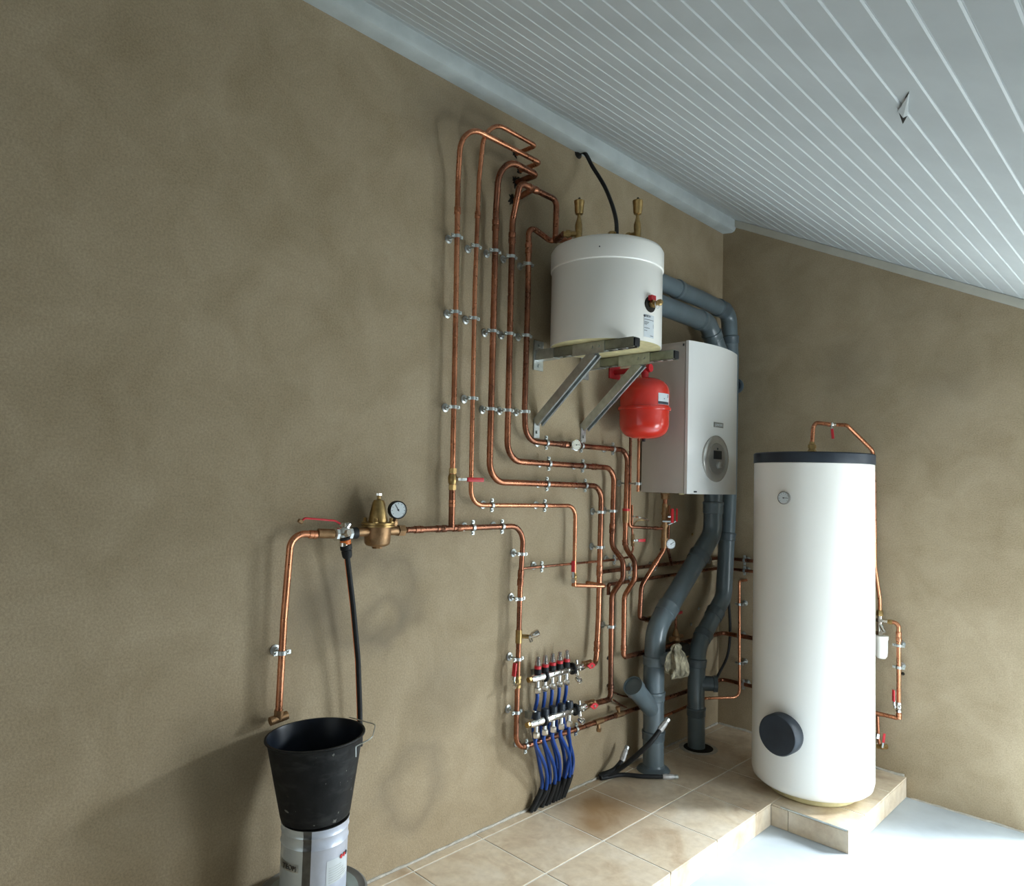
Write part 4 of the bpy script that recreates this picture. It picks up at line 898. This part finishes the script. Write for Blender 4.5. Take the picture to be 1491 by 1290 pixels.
def wrap(a0, a1, mt, name):
    b = MB(); zs = [(zc0+.009, .0008), (zc1_-.063, .0008), (zc1_-.058, .0030), (zc1_-.053, .0008), (zc1_-.031, .0008), (zc1_-.024, .0036), (zc1_-.017, .0008), (zc1_-.007, .0036), (zc1_-.001, .0040)]
    n = 20
    for i in range(n+1):
        for z, e in zs: b.v.append(cs(a0+(a1-a0)*i/n, z, e))
    m_ = len(zs)
    b.f = [(i*m_+j, (i+1)*m_+j, (i+1)*m_+j+1, i*m_+j+1) for i in range(n) for j in range(m_-1)]
    return b.build(name, mt, t)
# seam, with a dark reflection put in as bare steel, shows left of centre; right of it (counter-clockwise) the bluish side
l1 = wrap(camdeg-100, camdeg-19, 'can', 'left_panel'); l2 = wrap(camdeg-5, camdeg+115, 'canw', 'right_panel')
patch(camdeg-72, camdeg-26, zc1_-.122, zc1_-.098, .0016, cs).build('grey_band', 'zinc', l1)
n = V((math.cos(math.radians(camdeg-44)), math.sin(math.radians(camdeg-44)), 0))
text('TEOM', SC+n*(RC-.001)+V((0, 0, zc1_-.110)), ZU.cross(n), ZU, .020, 'steel', l1, ext=.0012)
pb_ = patch(camdeg+22, camdeg+75, zc1_-.165, zc1_-.095, .0014, cs).build('print_panel', 'paper', l2)
for k in range(7): patch(camdeg+26, camdeg+26+random.uniform(25, 44), zc1_-.160+k*.007, zc1_-.158+k*.007, .002, cs).build('print_line', 'zinc', pb_)
for a in (52, 60, 67):
    n = V((math.cos(math.radians(camdeg+a)), math.sin(math.radians(camdeg+a)), 0)); q = SC+n*(RC)+V((0, 0, zc1_-.098))
    MB().box(q, .010, .0015, .010, (ZU.cross(n)+ZU).normalized(), n, (ZU-ZU.cross(n)).normalized()).build('hazard_mark', 'redpl' if a < 65 else 'ink', pb_)
# bucket
zk0, zk1 = .412, .655; K0, K1 = .103, .147
t = thing('builders_bucket', 'black builders bucket with wire handle balanced on the tin can', 'bucket', SC+V((0, 0, zk0)))
MB().lathe(SC, ZU, [(K0-.006, zk0), (K0, zk0+.004), (K0+.002, zk0+.012), (K1-.004, zk1-.010), (K1, zk1-.008), (K1+.004, zk1-.004), (K1+.003, zk1), (K1-.003, zk1)], 64, True).build('wall', 'bucketm', t)
# open the top: inner skin is its own surface
o = [c_ for c_ in t.children if c_.name.startswith('wall')][0]
bm = bmesh.new(); bm.from_mesh(o.data); fs = [f_ for f_ in bm.faces if len(f_.verts) > 10 and f_.calc_center_median().z > .1]; bmesh.ops.delete(bm, geom=fs, context='FACES'); bm.to_mesh(o.data); bm.free(); o.name = 'outer_shell'
b = MB().lathe(SC, ZU, [(K1-.003, zk1), (K1-.006, zk1-.010), (K0-.002, zk0+.016), (K0-.012, zk0+.010), (.002, zk0+.009)], 64, False); b.build('inner_shell', 'bucketin', t)
hs = []
a0 = math.radians(camdeg+82); side = V((math.cos(a0), math.sin(a0), 0)); fwd = V((-side.y, side.x, 0))
pa = SC+side*(K1+.006)+V((0, 0, zk1-.018))
e1_ = SC+V((math.cos(a0-.55), math.sin(a0-.55), 0))*(K1+.006)+V((0, 0, zk1-.018)); e2_ = SC+V((math.cos(a0+.95), math.sin(a0+.95), 0))*(K1+.006)+V((0, 0, zk1+.004))
MB().tube(path([(e1_, 0), (SC+side*(K1+.030)-fwd*.055+V((0, 0, zk1-.004)), .03), (SC+side*(K1+.032)+fwd*.04+V((0, 0, zk1+.004)), .03), (e2_, 0)], 8), .0018, 6).build('wire_handle', 'zinc', t)
MB().tube([e1_, e1_-V((0, 0, .03))], .0018, 6).build('handle_lug', 'zinc', t)
hd = V((fw.x, fw.y, 0)).normalized(); t.rotation_euler = Matrix.Rotation(-.045, 3, hd).to_euler()
